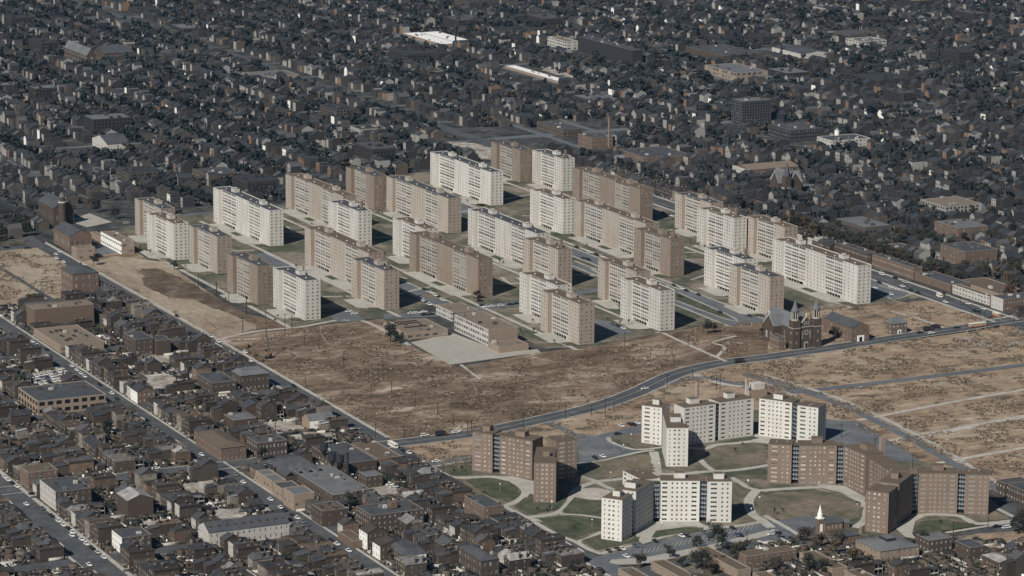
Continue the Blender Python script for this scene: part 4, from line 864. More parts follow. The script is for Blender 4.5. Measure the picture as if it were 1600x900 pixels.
# --- church group on the avenue
def twin_church():
    x, y = G(1238,545); W_, Ln = 21, 46; b = MB(); wins = []
    y0, y1 = 3, 18
    ops = [(u-1,u+1,4,10) for u in (6,14,22,30,38)]
    b.facade((-Ln,y0),(0,y0),0,14,ops,'dark_brick'); 
    for u in (6,14,22,30,38): l, r = place_on((-Ln,y0),(0,y0),u,4); wins.append((win_mesh(2,6,'white'),l,r))
    b.facade((0,y0),(0,y1),0,14,[],'dark_brick'); b.facade((0,y1),(-Ln,y1),0,14,[],'dark_brick'); b.facade((-Ln,y1),(-Ln,y0),0,14,[],'dark_brick')
    rf = MB(); rf.gable(-Ln,0,y0,y1,14,8,'roof_grey','dark_brick','x')
    t = MB(); t.facade((-34,-4),(-20,-4),0,13,[(3,5,3,8),(9,11,3,8)],'dark_brick'); t.box(-34,-20,-3.99,24,0,13,'dark_brick'); t.gable(-34,-20,-4.01,24,13,7,'roof_grey','dark_brick','y')
    for s in (0,1):
        a = (-34.4,13) if s == 0 else (-19.6,13); c = (-27,20.6)
        t.poly([(a[0],-4.4,a[1]),(a[0],-4.4,a[1]+.9),(c[0],-4.4,c[1]+.6),(c[0],-4.4,c[1]-.3)] if s else [(a[0],-4.4,a[1]),(c[0],-4.4,c[1]-.3),(c[0],-4.4,c[1]+.6),(a[0],-4.4,a[1]+.9)], 'pale_wall')
    for u in (-30,-24): wins.append((win_mesh(2,5,'white'),(u,-4.05,3),0))
    f = MB(); f.box(0,1.6,5,16,0,17,'dark_brick'); f.poly([(1.6,5,17),(1.6,16,17),(1.6,10.5,23)],'dark_brick'); f.poly([(0,16,17),(0,5,17),(0,10.5,23)],'dark_brick')
    f.poly([(0,5,17),(1.6,5,17),(1.6,10.5,23),(0,10.5,23)],'stone'); f.poly([(1.6,16,17),(0,16,17),(0,10.5,23),(1.6,10.5,23)],'stone'); f.box(1.55,1.9,4.8,16.2,15.4,16.1,'stone')
    ro = MB()
    for i in range(16):
        a0, a1 = 2*pi*i/16, 2*pi*(i+1)/16
        ro.poly([(0,cos(a0)*1.2,sin(a0)*1.2),(0,cos(a0)*1.9,sin(a0)*1.9),(0,cos(a1)*1.9,sin(a1)*1.9),(0,cos(a1)*1.2,sin(a1)*1.2)],'stone')
    ro.poly([(-.05,cos(2*pi*i/16)*1.2,sin(2*pi*i/16)*1.2) for i in range(16)],'glass')
    parts = [part('nave', b.mesh('nave'), sub=[part('roof', rf.mesh('roof'))]), part('transept', t.mesh('transept')), part('front_gable', f.mesh('front'), sub=[part('rose_window', ro.mesh('rose'), (1.7,10.5,11.5))])]
    for yy in (8.8,10.5,12.2): wins.append((win_mesh(.7,2.6,'white'),(1.75,yy,17.2),pi/2))
    for yy in (7.2,13.8): wins.append((win_mesh(.9,6,'white'),(1.75,yy,7),pi/2))
    d = MB(); d.box(1.6,2.3,9,12,0,4.5,'stone'); d.box(2.3,2.4,9.6,11.4,0,3.6,'black_void'); parts.append(part('doorway', d.mesh('doorway')))
    cr = MB(); cr.box(-.2,.2,-.15,.15,0,3,'white_paint'); cr.box(-.2,.2,-.9,.9,1.7,2.1,'white_paint'); parts.append(part('cross', cr.mesh('cross'), (.8,10.5,23)))
    cr2 = MB(); cr2.box(-.2,.2,-.2,.2,0,3,'white_paint'); cr2.box(-1,1,-.2,.2,1.7,2.2,'white_paint'); parts.append(part('cross', cr2.mesh('cross'), (-27,-4,20.4)))
    tw = MB(); tw.box(-3,3,-3,3,0,21,'dark_brick'); tw.box(-3.2,3.2,-3.2,3.2,15.2,15.8,'stone'); tw.cyl(0,0,3.0,2.8,21,22,'stone',8)
    for i in range(8):
        a = 2*pi*(i+.5)/8; tw.cyl(2.3*cos(a),2.3*sin(a),.42,.42,22,27.5,'stone',6,False)
    tw.cyl(0,0,1.4,1.4,22,27.5,'black_void',8); tw.cyl(0,0,3.0,3.0,27.5,28.6,'roof_grey',8)
    sp_ = MB(); sp_.cyl(0,0,2.7,2.0,28.6,30.2,'roof_grey',8); sp_.cyl(0,0,2.0,.08,30.2,36,'roof_grey',8)
    a, c = tw.mesh('bell_tower'), sp_.mesh('spire')
    for yy in (1.5, 19.5): parts.append(part('bell_tower', a, (0,yy,0), sub=[part('spire', c)]))
    for yy in (1.5,19.5):
        for z in (4,11): wins.append((win_mesh(.8,1.6,'white'),(3.03,yy,z),pi/2)); wins.append((win_mesh(.8,1.6,'white'),(0,yy-3.03,z),0))
    parts += cap_windows(wins)
    o = inst('twin_tower_church', parts, (x,y,0.1)); tag(o,'large dark brick church with two pointed belfry towers and round window beside the avenue','church')
    FOOT.append((x-50,x+4,y-6,y+26)); LANDMARKS.append(('the twin-towered church',1240,515))
twin_church()
B('rectory','house','small brick rectory with white window surrounds left of the twin-towered church',1217,547,15,11,19,'red_brick','roof_slate',nf=2,wstyle='white',sp=2.2,windows=True)
B('parish_hall','hall','long slate-roofed parish hall with curved gable and white portal beside the avenue',1331,535,45,27,22,'red_brick','roof_slate','gable',rise=4,nf=2,ww=1,wh=2.2,sp=4,extras=[door(6,4.5)],lm='the white-portal parish hall')
B('mansard_house','house','lone mansard-roofed brick mansion right of the parish hall on the avenue',1393,523,10,24,16,'red_brick','roof_grey','mansard',rise=3.5,nf=2,wstyle='white',ww=1.2,wh=2,sp=2.6,extras=[door(3,3),chim(-.7,.8)],lm='the lone mansard mansion')
# --- small churches
def steeple_church():
    x, y = G(*Z(14,320,625)); b = MB(); b.box(-6,2,3.5,17,0,5.5,'red_brick'); r = MB(); r.gable(-6,2,3.5,17,5.5,3.2,'roof_slate','red_brick','y')
    t = MB(); t.box(-4,0,-.5,3.5,0,8.5,'red_brick'); t.box(-4.2,.2,-.7,3.7,8.5,9.2,'white_paint'); t.box(0,.3,.5,2.5,0,5,'white_paint')
    s = MB(); s.cyl(-2,1.5,2.0,1.8,9.2,12,'white_paint',8); s.cyl(-2,1.5,1.5,.05,12,18,'white_paint',8)
    w_ = MB(); w_.box(-5,1,17,23,0,4,'red_brick'); w_.gable(-5,1,17,23,4,1.6,'roof_grey','red_brick','y')
    o = inst('steeple_church', [part('nave', b.mesh('nave'), sub=[part('roof', r.mesh('roof'))]), part('tower', t.mesh('tower'), sub=[part('steeple', s.mesh('steeple'))]), part('annex', w_.mesh('annex'))]
             + cap_windows([(win_mesh(1,2.2,'white'),(2.02,yy,1.5),pi/2) for yy in (6,9,12,15)]), (x,y,.1)); o.scale = (.88,.88,.88)
    tag(o,'small brick church with bright white pointed steeple below the oval lawn','church'); LANDMARKS.append(('the white-steepled church',1283,810)); FOOT.append((x-6,x+2,y-1,y+23))
steeple_church()
def wedge_church():
    x, y = G(1166,622); b = MB(); b.box(-8,4,0,14,0,6,'tan_brick','roof_brown'); w_ = MB()
    w_.poly([(3,-3,0),(4,-3,0),(4,-3,15),(3,-3,15)],'pale_wall'); w_.poly([(4,-3,0),(4,1.5,0),(4,-1.2,9),(4,-3,15)],'pale_wall'); w_.poly([(3,1.5,0),(3,-3,0),(3,-3,15),(3,-1.2,9)],'pale_wall'); w_.poly([(4,1.5,0),(3,1.5,0),(3,-1.2,9),(4,-1.2,9)],'pale_wall'); w_.poly([(4,-1.2,9),(3,-1.2,9),(3,-3,15),(4,-3,15)],'pale_wall')
    c = MB(); c.box(-3,4,3.5,12,6,10,'pale_wall')
    o = inst('modern_church', [part('nave', b.mesh('nave')), part('wedge_tower', w_.mesh('wedge')), part('clerestory', c.mesh('clerestory'))], (x,y,.1))
    tag(o,'modern church with sharp white wedge tower behind the white zigzag tower','church'); LANDMARKS.append(('the white wedge church',1160,610))
wedge_church()
B('market_hall','hall','broad grey hip-roofed hall with roof monitor at the bottom right',1375,880,39,61,18,'tan_brick','roof_grey','hip',rise=2.5,nf=2,ww=1.2,wh=1.6,sp=3.5,extras=[lambda X,Y,h:(lambda b:(b.box(-4,4,-3,3,0,3.4,'dark_metal','roof_grey'),part('roof_monitor',b.mesh('monitor'),(0,0,h+.3)))[1])(MB())],lm='the grey hip-roofed hall')
B('tenement','house','two-storey brick block with mottled roof right of the grey hip-roofed hall',1452,865,22,36,20,'dark_brick','roof_grey',nf=2,wstyle='white')
B('rectory','house','small hip-roofed brick parish house below the white-steepled church',1318,853,9,28,14,'red_brick','roof_slate','hip',rise=2,nf=1,extras=[chim(.9,.9,5,1.2,'tan_brick')])
B('house','house','dark brick box house on the scrub lot near the bottom right',1515,878,24,24,22,'dark_brick','roof_slate',nf=2,sp=4)
B('house','house','low dark-roofed brick house at the bottom right corner',1560,893,26,22,14,'dark_brick','house_roof','hip',rise=2,nf=1)
B('tenement','house','brick row with white shopfronts at the right edge beside the tower drive',1570,778,14,38,22,'dark_brick','roof_slate',nf=2,wstyle='white',sp=2.4)
B('tenement','house','brick row with white shopfronts further right along the tower drive',1600,790,26,40,22,'dark_brick','roof_slate',nf=2,wstyle='white',sp=2.4)
for i,(px,py,lx,ly) in enumerate([(1088,930,73,22),(1152,905,68,21),(1300,903,52,24),(1167,884,14,78),(1215,930,40,22),(1378,935,60,24),(1005,925,40,22)]):
    B('low_rise_block','low-rise flats',['two-storey brown-roofed flats cut by the bottom edge, left one with three trees beside','two-storey brown-roofed flats running down to the bottom edge, below the bottom parking strip','two-storey brown-roofed flats below the white car, left of the hip-roofed hall','broad two-storey flats with brown roof facing the bottom street','bottom-edge flats with brown roof between the two long blocks','bottom-edge flats below the grey hip-roofed hall','flats with brown roof peeking at the bottom edge near the street fork'][i],px,py,lx,ly,14,'tan_brick' if i!=3 else 'red_brick','roof_brown',nf=2,ww=1.1,wh=1.1,sp=3.2)
LANDMARKS.append(('the bottom-edge flats',1120,890))
# --- north side avenue and far landmarks
B('store_block','shop building','two-storey shop row with pale fronts along the right avenue',1546,478,59,10,14,'tan_brick','roof_brown',front='pale_wall',nf=2,sp=4,ww=2,wh=1.4,lm='the pale-fronted shop row')
B('store_block','shop building','low shop block with broad brown roof behind the pale-fronted shops',1560,468,66,44,9,'tan_brick','roof_brown',nf=1,sp=4)
B('corner_store','shop building','ornate two-storey corner store with white cornice on the right avenue',1567,487,19,58,19,'red_brick','roof_slate',nf=2,wstyle='white',front='pale_wall',sp=2.6,lm='the ornate corner store')
B('store_block','shop building','long low dark-roofed shops between the doorstep terrace and pale shops',1485,457,56,30,12,'red_brick','roof_slate',nf=1,sp=5,ww=2)
B('terrace','row houses','long brick terrace with pale doorsteps facing the right avenue',1427,438,66,14,19,'red_brick','roof_slate',nf=2,ww=.9,wstyle='white',sp=2.2,extras=[chim(-.8,.3),chim(-.4,.3),chim(0,.3),chim(.4,.3),chim(.8,.3)],lm='the doorstep terrace')
B('terrace','row houses','brick terrace with pale upper fronts behind the big right-hand white slab',1355,416,52,14,20,'dark_brick','roof_slate',nf=2,ww=.9,wstyle='white',sp=2.2,extras=[chim(-.8,.3),chim(-.2,.3),chim(.4,.3)])
B('school_building','school','large three-storey brick school with flat roof and rows of windows at right',1497,381,38,46,24,'red_brick','roof_grey',nf=3,ww=1.2,wh=2.2,sp=3.6,lm='the big flat-roofed brick school')
B('school_building','school','three-storey brick school with projecting bays below the big flat-roofed school',1508,420,40,50,26,'red_brick','roof_slate',nf=3,ww=1.1,wh=1.8,sp=4.2)
B('tenement','house','two-storey orange brick block above the doorstep terrace',1395,400,15,28,13,'tan_brick','roof_slate',nf=2)
B('apartment_tower','tower block','dark tower block with pale flat roof far right of centre',1160,199,18,45,40,'black_brick','roof_grey',nf=9,ww=1.1,wh=1.4,sp=3,wstyle='dark',lm='the dark tower block')
B('factory','factory','white-roofed factory sheds far behind the estate',672,64,46,30,4,'tan_brick','bright_roof','flat',windows=False,lm='the white-roofed factory') if False else None
for i,(px,py,wl,wr,h) in enumerate([(690,74,62,28,5),(706,70,52,30,5)]):
    B('factory','factory',['nearer white-roofed factory shed in the distance','farther white-roofed factory shed in the distance'][i],px,py,wl,wr,h,'tan_brick','bright_roof',windows=False,par=.3,lm='the white-roofed factory' if i==0 else None)
B('depot','depot','long low depot with patched white roof in the distance',876,132,90,16,4,'tan_brick','bright_roof',windows=False,par=.3,lm='the long white-roofed depot')
B('factory','factory','huge windowless dark warehouse wall in the distance',988,103,88,16,24,'black_brick','roof_slate',windows=False,nf=1,lm='the huge dark warehouse')
B('factory','factory','pale three-storey factory with window bands left of the huge dark warehouse',885,79,30,18,14,'pale_wall','roof_gravel',nf=3,sp=5,ww=4,wh=2)
B('factory','factory','two-storey window-walled factory with flat roof in the distance at right of centre',1150,128,50,50,14,'tan_brick','roof_grey',nf=2,sp=6,ww=4.5,wh=3,lm='the window-walled factory')
B('factory','factory','low long works behind the window-walled factory',1130,96,60,60,9,'dark_brick','roof_slate',nf=1,windows=False)
B('factory','factory','brick mill with many windows beside the tall slim stack',925,236,22,36,20,'red_brick','roof_slate',nf=3,ww=1,wh=1.6,sp=3,lm='the brick mill')
B('factory','factory','low dark mill wing behind the estate left of the brick mill',880,215,42,30,12,'dark_brick','roof_slate',nf=2)
B('factory','factory','flat-roofed works with arched windows behind the farthest slabs',1010,262,44,70,15,'red_brick','roof_slate',nf=2,ww=1.6,wh=2.2,sp=4)
B('factory','factory','pale two-storey works at far right beyond the gothic church',1300,232,24,60,12,'pale_wall','roof_slate',nf=2,sp=4,ww=2.4,wh=1.6,lm='the pale far works')
B('factory','factory','brick works with flat tan roof left of the pale far works',1235,222,36,48,18,'black_brick','roof_slate',nf=3)
B('school_building','school','brick school with white-trimmed gable and long roof above the fifth slab row',1170,282,26,78,16,'red_brick','roof_gravel','gable',rise=3,nf=2,front='pale_wall',axis='y')
B('depot','depot','long low flat depot with grey roof near the upper left',400,125,22,68,4,'tan_brick','roof_grey',windows=False,lm='the low grey depot')
B('institution','institution','large gabled institution with slate roofs in the upper left distance',136,103,36,14,16,'dark_brick','roof_grey','gable',rise=8,nf=2,ww=2,wh=2.5,sp=6,axis='x',wstyle='white',lm='the gabled institution')
B('institution','institution','rear wing of the gabled institution with long dark slate roof',163,96,16,46,12,'dark_brick','roof_slate','gable',rise=7,nf=2,axis='y')
B('hall','hall','white-gabled long hall with dark roof in the left distance',168,238,24,36,12,'pale_wall','roof_slate','gable',rise=6,nf=1,axis='y',lm='the white-gabled hall')
B('factory','factory','long flat works in the left distance behind the leftmost slabs',120,300,0,0,0) if False else None
B('store_block','shop building','flat works with arched openings behind the second slab row',320,282,20,52,9,'dark_brick','roof_slate',nf=1,sp=5,ww=2)
B('depot','depot','pale low depot in the far right distance',1255,92,50,44,7,'pale_wall','roof_slate',windows=False,rtype='gable',rise=3)
B('factory','factory','banded factory in the far right distance',1345,75,24,40,10,'pale_wall','roof_grey',nf=2,sp=6,ww=5,wh=2)
def gothic():
    x, y = G(1232,303); b = MB(); b.box(-34,0,0,14,0,9,'dark_brick'); r = MB(); r.gable(-34,0,0,14,9,10,'roof_grey','dark_brick','x')
    t = MB(); t.box(-22,-8,-6,20,0,9,'dark_brick'); t.gable(-22,-8,-6,20,9,9.5,'roof_grey','dark_brick','y')
    for s in (1,-1):
        t.poly([(-15-s*7.5,-6.4,9),(-15,-6.4,19),(-15,-6.4,20),(-15-s*7.5,-6.4,10)][::s],'pale_wall')
        t.poly([(.4,7-s*7.5,9),(.4,7,19.4),(.4,7,20.4),(.4,7-s*7.5,10)][::-s],'pale_wall')
    c = MB(); c.box(-2,4,-6,0,0,17,'dark_brick'); c.box(-2.2,4.2,-6.2,.2,5,6.5,'pale_wall'); c.cyl(1,-3,4,.1,17,30,'roof_slate',4)
    o = inst('gothic_church', [part('nave', b.mesh('nave'), sub=[part('roof', r.mesh('roof'))]), part('transept', t.mesh('transept')), part('tower', c.mesh('tower'))], (x,y,.1))
    tag(o,'gothic stone-trimmed church with steep gables and pointed tower beyond the right avenue','church'); LANDMARKS.append(('the gothic church',1240,285)); FOOT.append((x-36,x+5,y-8,y+22))
gothic()
stack(951,236,34,1.2,'tall slim brown stack beside the brick mill','brown_end')
stack(543,750,17,.9,'thin black iron stack in the works yard','dark_metal')
stack(712,75,24,1.2,'thin dark stack at the right end of the white-roofed factory','dark_metal')
stack(1221,84,14,1.4,'short dark stack near the far right depot','dark_metal')
# dust collectors on the works roof
for i,(px,py) in enumerate([(506,712),(519,728),(531,731)]):
    x, y = G(px,py,7); b = MB(); b.cyl(0,0,2.6,2.6,4,8,'dark_metal',10); b.cyl(0,0,.4,2.6,0,4,'dark_metal',10)
    o = newobj('dust_collector', b.mesh('dust_collector'), None, (x,y,7)); tag(o, ['dark cone-bottomed dust collector above the black-roofed warehouse, left one','dark cone-bottomed dust collector in the works yard, middle one','dark cone-bottomed dust collector nearest the thin iron stack'][i], 'dust collector')
def water_tower():
    x, y = G(1307,232); b = MB(); b.cyl(0,0,4,4,18,25,'white_paint',12); b.cyl(0,0,4.2,.2,25,28,'metal',12)
    l = MB(); l.cyl(0,0,.3,.3,0,18,'metal',6)
    o = inst('water_tower', [part('tank', b.mesh('tank'))]+[part('leg', l.mesh('leg') if k==0 else bpy.data.meshes[-1] , (3*cos(k*pi/2),3*sin(k*pi/2),0)) for k in range(1)]+[], (x,y,0))
    lm_ = l.mesh('leg')
    for k in range(1,4): newobj('leg', lm_, o, (3*cos(k*pi/2),3*sin(k*pi/2),0))
    o.scale = (.6,.6,.75); tag(o,'small white water tank on legs above the pale far works','water tower')
water_tower()
for t_, x_, y_ in (('the leftmost tan slab',235,370),('the brown slab with a dark roof',390,440),('the field-corner white slab',470,460),('the brown tower beside the lot',830,720),('the crane',420,545),('the right brown tower',1480,770),
                   ('the big right-hand white slab',1290,420),('the tan slab by the classroom wing',600,440),('the topmost brown slab',800,250),('the bottom parking strip',1120,840)): LANDMARKS.append((t_, x_, y_))

# ------------------------------------------------------------------ house prototypes
def house_proto(kind, w, d, st, seed):
    """front faces -y; parts list"""
    rn = random.Random(seed); h = st*3.1+0.3; b = MB(); wins = []; X, Y = w/2, d/2
    fm = {'white':'pale_wall'}.get(kind[1], 'house_brick'); wall = 'house_brick'
    n = max(2, int(w/2.4)); ops = []
    for k in range(st):
        for i in range(n):
            if k == 0 and i == n-1: continue
            u = w*(i+.5)/n; z = k*3.1+1.0; ops.append((u-.5,u+.5,z,z+1.6)); wins.append((win_mesh(1.0,1.6,'white' if rn.random()<.35 else 'dark'),*place_on((-X,-Y),(X,-Y),u,z,.1)))
    b.facade((-X,-Y),(X,-Y),0,h,ops,fm)
    so = []; 
    for k in range(st):
        for u in (d*.3,d*.7):
            if rn.random() < .6: z = k*3.1+1.1; so.append((u-.4,u+.4,z,z+1.4)); wins.append((win_mesh(.8,1.4,'dark'),*place_on((X,-Y),(X,Y),u,z,.1)))
    b.facade((X,-Y),(X,Y),0,h,so,wall)
    bo = []
    for k in range(st):
        for u in (w*.3,w*.7): z = k*3.1+1.0; bo.append((u-.5,u+.5,z,z+1.5)); wins.append((win_mesh(1.0,1.5,'dark'),*place_on((X,Y),(-X,Y),u,z,.1)))
    b.facade((X,Y),(-X,Y),0,h,bo,wall); b.facade((-X,Y),(-X,-Y),0,h,[],wall)
    r = MB()
    if kind[0] == 'gable': r.gable(-X,X,-Y,Y,h,d*.26,'house_roof',wall,'x')
    elif kind[0] == 'front': r.gable(-X,X,-Y,Y,h,w*.42,'house_roof',wall,'y')
    elif kind[0] == 'mansard': r.hip(-X,X,-Y,Y,h,2.6,'house_roof',.45)
    elif kind[0] == 'shed':
        r.poly([(-X,-Y,h+.5),(X,-Y,h+.5),(X,Y,h-.9),(-X,Y,h-.9)],'house_roof'); r.box(-X,X,-Y-.15,-Y+.2,h,h+1.0,fm); r.box(X-.25,X,-Y+.21,Y,h-.9,h+.8,wall); r.box(-X,-X+.25,-Y+.21,Y,h-.9,h+.8,wall)
    else: r.hip(-X,X,-Y,Y,h,2.0,'house_roof',.1)
    parts = [part('walls', b.mesh('walls')), part('roof', r.mesh('roof'))]
    top = {'gable':d*.26,'front':w*.3,'mansard':2.6,'shed':.4,'hip':1.6}[kind[0]]
    cm = MB(); cm.box(-.45,.45,-.45,.45,0,top+1.8,'house_brick'); cm.box(-.55,.55,-.55,.55,top+1.3,top+1.5,'trim'); cme = cm.mesh('chimney')
    for cx_, cy_ in ([(X-.6,0)] + ([(-X+.6,0)] if w > 7 else []) + ([(X-.6,Y*.7)] if rn.random()<.6 else [])): parts.append(part('chimney', cme, (cx_,cy_,h-.3)))
    dr = MB(); dr.box(-.5,.5,-.12,.02,0,2.2,'trim' if rn.random()<.5 else 'dark_metal'); dr.box(-.8,.8,-1.4,-.12,0,.5,'stone'); parts.append(part('front_door', dr.mesh('door'), (w*(n-.5)/n-X,-Y-.02,0)))
    if kind[2]:   # rear ell with porch
        e = MB(); ew, ed, eh = w*.55, d*.55, (st-.4)*3.0; e.box(-X,-X+ew,Y,Y+ed,0,eh,'house_brick'); 
        e.poly([(-X-.2,Y,eh+.9),(-X-.2,Y+ed+.2,eh+.05),(-X+ew+.2,Y+ed+.2,eh+.05),(-X+ew+.2,Y,eh+.9)][::-1],'house_roof')
        parts.append(part('rear_wing', e.mesh('rear_wing')))
        p_ = MB(); p_.box(-X+ew,X,Y,Y+ed*.8,2.7,2.85,'trim'); 
        for yy in (Y+.1,Y+ed*.4,Y+ed*.78): p_.box(X-.2,X-.05,yy,yy+.12,0,5.2,'trim')
        p_.poly([(-X+ew,Y,5.6),(X,Y,5.6),(X,Y+ed*.8,5.1),(-X+ew,Y+ed*.8,5.1)],'house_roof'); parts.append(part('rear_porch', p_.mesh('porch')))
    return parts + [part('window', m, l, r_) for m, l, r_ in wins]
KINDS = [(('gable','brick',1),7,10,2,'gabled brick row house'),(('gable','white',0),7.5,10,2,'white-fronted gabled row house'),(('shed','brick',1),6.5,13,2,'flat-roofed brick row house'),(('shed','brick',0),8,15,3,'three-storey flat-roofed brick house'),
         (('mansard','brick',1),8,12,2,'mansard-roofed brick house'),(('hip','brick',0),11,12,2,'square hip-roofed brick house'),(('gable','brick',1),9,11,3,'tall gabled brick tenement'),(('front','brick',0),7,13,2,'brick house with street-facing gable'),
         (('shed','white',0),7.5,14,2,'pale-fronted flat-roofed shop house'),(('gable','brick',0),13,11,2,'double-width gabled brick house'),(('front','white',0),6.5,9,1,'small pale gabled cottage'),(('shed','brick',1),12,16,2,'broad flat-roofed brick house')]
HP = [(house_proto(k,w_,d,st,i), k, w_, d, st, lab) for i,(k,w_,d,st,lab) in enumerate(KINDS)]
OUTB = []
def shed_proto(w_, d, h, m):
    b = MB(); b.box(-w_/2,w_/2,-d/2,d/2,0,h,m,'house_roof'); r = MB(); r.poly([(-w_/2-.2,-d/2-.2,h+.05),(w_/2+.2,-d/2-.2,h+.05),(w_/2+.2,d/2+.2,h+.7),(-w_/2-.2,d/2+.2,h+.7)],'house_roof')
    r.poly([(w_/2,-d/2,h),(w_/2,d/2,h),(w_/2,d/2,h+.68)],m); r.poly([(w_/2,d/2,h),(-w_/2,d/2,h),(-w_/2,d/2,h+.68),(w_/2,d/2,h+.68)],m)
    q = MB(); q.box(-w_*.3,w_*.3,-d/2-.06,-d/2-.01,0,h*.8,'trim'); return [part('walls', b.mesh('walls')), part('roof', r.mesh('roof')), part('shed_door', q.mesh('shed_door'))]
OUTB = [shed_proto(5,4,2.6,'house_brick'), shed_proto(8,5,3.2,'house_brick'), shed_proto(4,3.5,2.4,'pale_wall')]
def hits(x0,x1,y0,y1,pad=0.6):
    return any(x0 < f[1]+pad and x1 > f[0]-pad and y0 < f[3]+pad and y1 > f[2]-pad for f in FOOT)
def inview(x, y, z=0, m=25):
    px, py = P(x,y,z); return -m < px < 1600+m and -m-30 < py < 900+m+25
NH = [0]; HOUSEXY = []
def try_house(x, y, rz, weights, maxn=470, force=None):
    if NH[0] >= maxn: return None
    i = force if force is not None else random.choices(range(len(HP)), weights)[0]
    parts, k, w_, d, st, lab = HP[i]
    dd = d*(1.55 if k[2] else 1)
    hw, hd = (w_/2, dd/2)
    c, s = round(cos(rz)), round(sin(rz)); 
    off = (dd-d)/2; cx, cy = x-s*off, y+c*off
    ex, ey = (hw,hd) if c else (hd,hw)
    if not inview(x,y) or hits(cx-ex,cx+ex,cy-ey,cy+ey,.15): return w_
    FOOT.append((cx-ex,cx+ex,cy-ey,cy+ey)); nm = HNAME[k[0]]; o = inst(nm[0], parts, (x,y,.12), rz); NH[0] += 1; HOUSEXY.append((x,y))
    later(o, lab, nm[1], nm[2], x, y, 3); return w_
HNAME = {'gable':('row_house','row house','gabled row houses of the old quarter'),'front':('gabled_house','house','gable-fronted houses of the old quarter'),'mansard':('mansard_house','mansard house','mansard houses of the old quarter'),'shed':('flat_roofed_house','flat-roofed house','flat-roofed houses of the old quarter'),'hip':('hip_roofed_house','house','hip-roofed houses of the old quarter')}
WT = [8,5,17,7,4,2,4,2,7,3,2,9]
CROSS = [(63,77),(233,247),(394,415),(556,570)]
def row(y, rz, x0, x1, wts, gap=0.12, maxn=470):
    x = x0
    while x < x1:
        i = random.choices(range(len(HP)), wts)[0]; w_ = HP[i][2]; d = HP[i][3]
        xc = x+w_/2
        if any(a-1 < xc+w_/2 and b_+1 > xc-w_/2 for a, b_ in CROSS) : x += 2; continue
        if random.random() > gap:
            yy = y+(d/2 if rz == 0 else -d/2)+random.uniform(0,.8); try_house(xc, yy, rz, wts, maxn, force=i); x += w_+.15
        else: x += random.uniform(3,9)
def reserve(zn, pts, k=.7):
    q = zpts(zn, pts); xs = [p[0] for p in q]; ys = [p[1] for p in q]; cx, cy = (min(xs)+max(xs))/2, (min(ys)+max(ys))/2; FOOT.append((cx-(max(xs)-min(xs))*k/2, cx+(max(xs)-min(xs))*k/2, cy-(max(ys)-min(ys))*k/2, cy+(max(ys)-min(ys))*k/2))
reserve(9,[(200,410),(400,380),(470,480),(220,500)],.8); reserve(9,[(870,400),(1060,380),(1150,540),(960,560)],.6); reserve(11,[(1330,480),(1520,480),(1530,560),(1350,560)]); reserve(10,[(590,715),(870,690),(900,760),(640,780)]); reserve(10,[(400,640),(680,640),(700,700),(430,700)])
reserve(11,[(880,560),(1060,540),(1080,590),(930,620)]); reserve(9,[(900,290),(1080,290),(1080,360),(920,370)]); reserve(12,[(720,340),(880,330),(880,400),(740,410)]); reserve(11,[(1130,310),(1380,300),(1380,390),(1140,400)],.6)
rub.poly(zpts(9,[(880,300),(1090,290),(1180,520),(980,560),(900,420)])); rub.poly(zpts(10,[(400,640),(680,640),(700,700),(430,700)])); rub.poly(zpts(11,[(1140,320),(1380,300),(1380,380),(1150,400)])); rub.poly(zpts(12,[(720,340),(880,330),(880,400),(740,410)]))
# ordered so that what shows largest comes first
for (y, rz, x0, x1, gp) in [(-667,pi,520,700,.2),(-553.5,pi,330,690,.08),(-527.5,0,300,690,.1),(-615,0,430,680,.3),(-477,pi,120,690,.3),(-467,0,120,690,.35),(-415,pi,30,680,.12),(-394.5,0,-70,665,.1),(-349,pi,-40,690,.3),(-338,0,-60,690,.35),(-294,pi,-160,690,.22)]:
    row(y, rz, x0, x1, WT, gp, 400)
for yy in (-310,-330,-360,-378): 
    for x in (-95,-60): try_house(x+random.uniform(-5,5), yy, pi/2*random.choice([0,2]), WT, 405)
for k in range(70):
    x, y = random.uniform(-60,700), random.choice([-346,-340,-475,-468,-612,-320,-365,-440,-500])+random.uniform(-6,6); t = random.randrange(3); s_ = [(5,4),(8,5),(4,3.5)][t]
    if any(a-3 < x < b_+3 for a,b_ in CROSS) or not inview(x,y) or hits(x-s_[0]/2,x+s_[0]/2,y-s_[1]/2,y+s_[1]/2): continue
    FOOT.append((x-s_[0]/2,x+s_[0]/2,y-s_[1]/2,y+s_[1]/2)); o = inst('outbuilding', OUTB[t], (x,y,.12), random.choice([0,pi])); later(o, ['small brick shed','lean-to brick outbuilding','small pale shed'][t], 'shed', 'sheds in the back yards', x, y)
for px, py, k_ in ((1405,899,0),(1432,905,2),(1462,897,6),(1490,905,5),(1345,898,2),(1322,893,0),(1585,872,0),(1592,895,6),(1540,905,2),(1395,872,10),(1480,858,0)):
    try_house(*G(px,py), 0 if k_ != 6 else pi, WT, 470, force=k_)
# houses lining the right avenue (fronts toward the viewer)
row(303,0,-420,300,[8,3,10,3,6,1,3,1,5,3,0,3],.06,470)

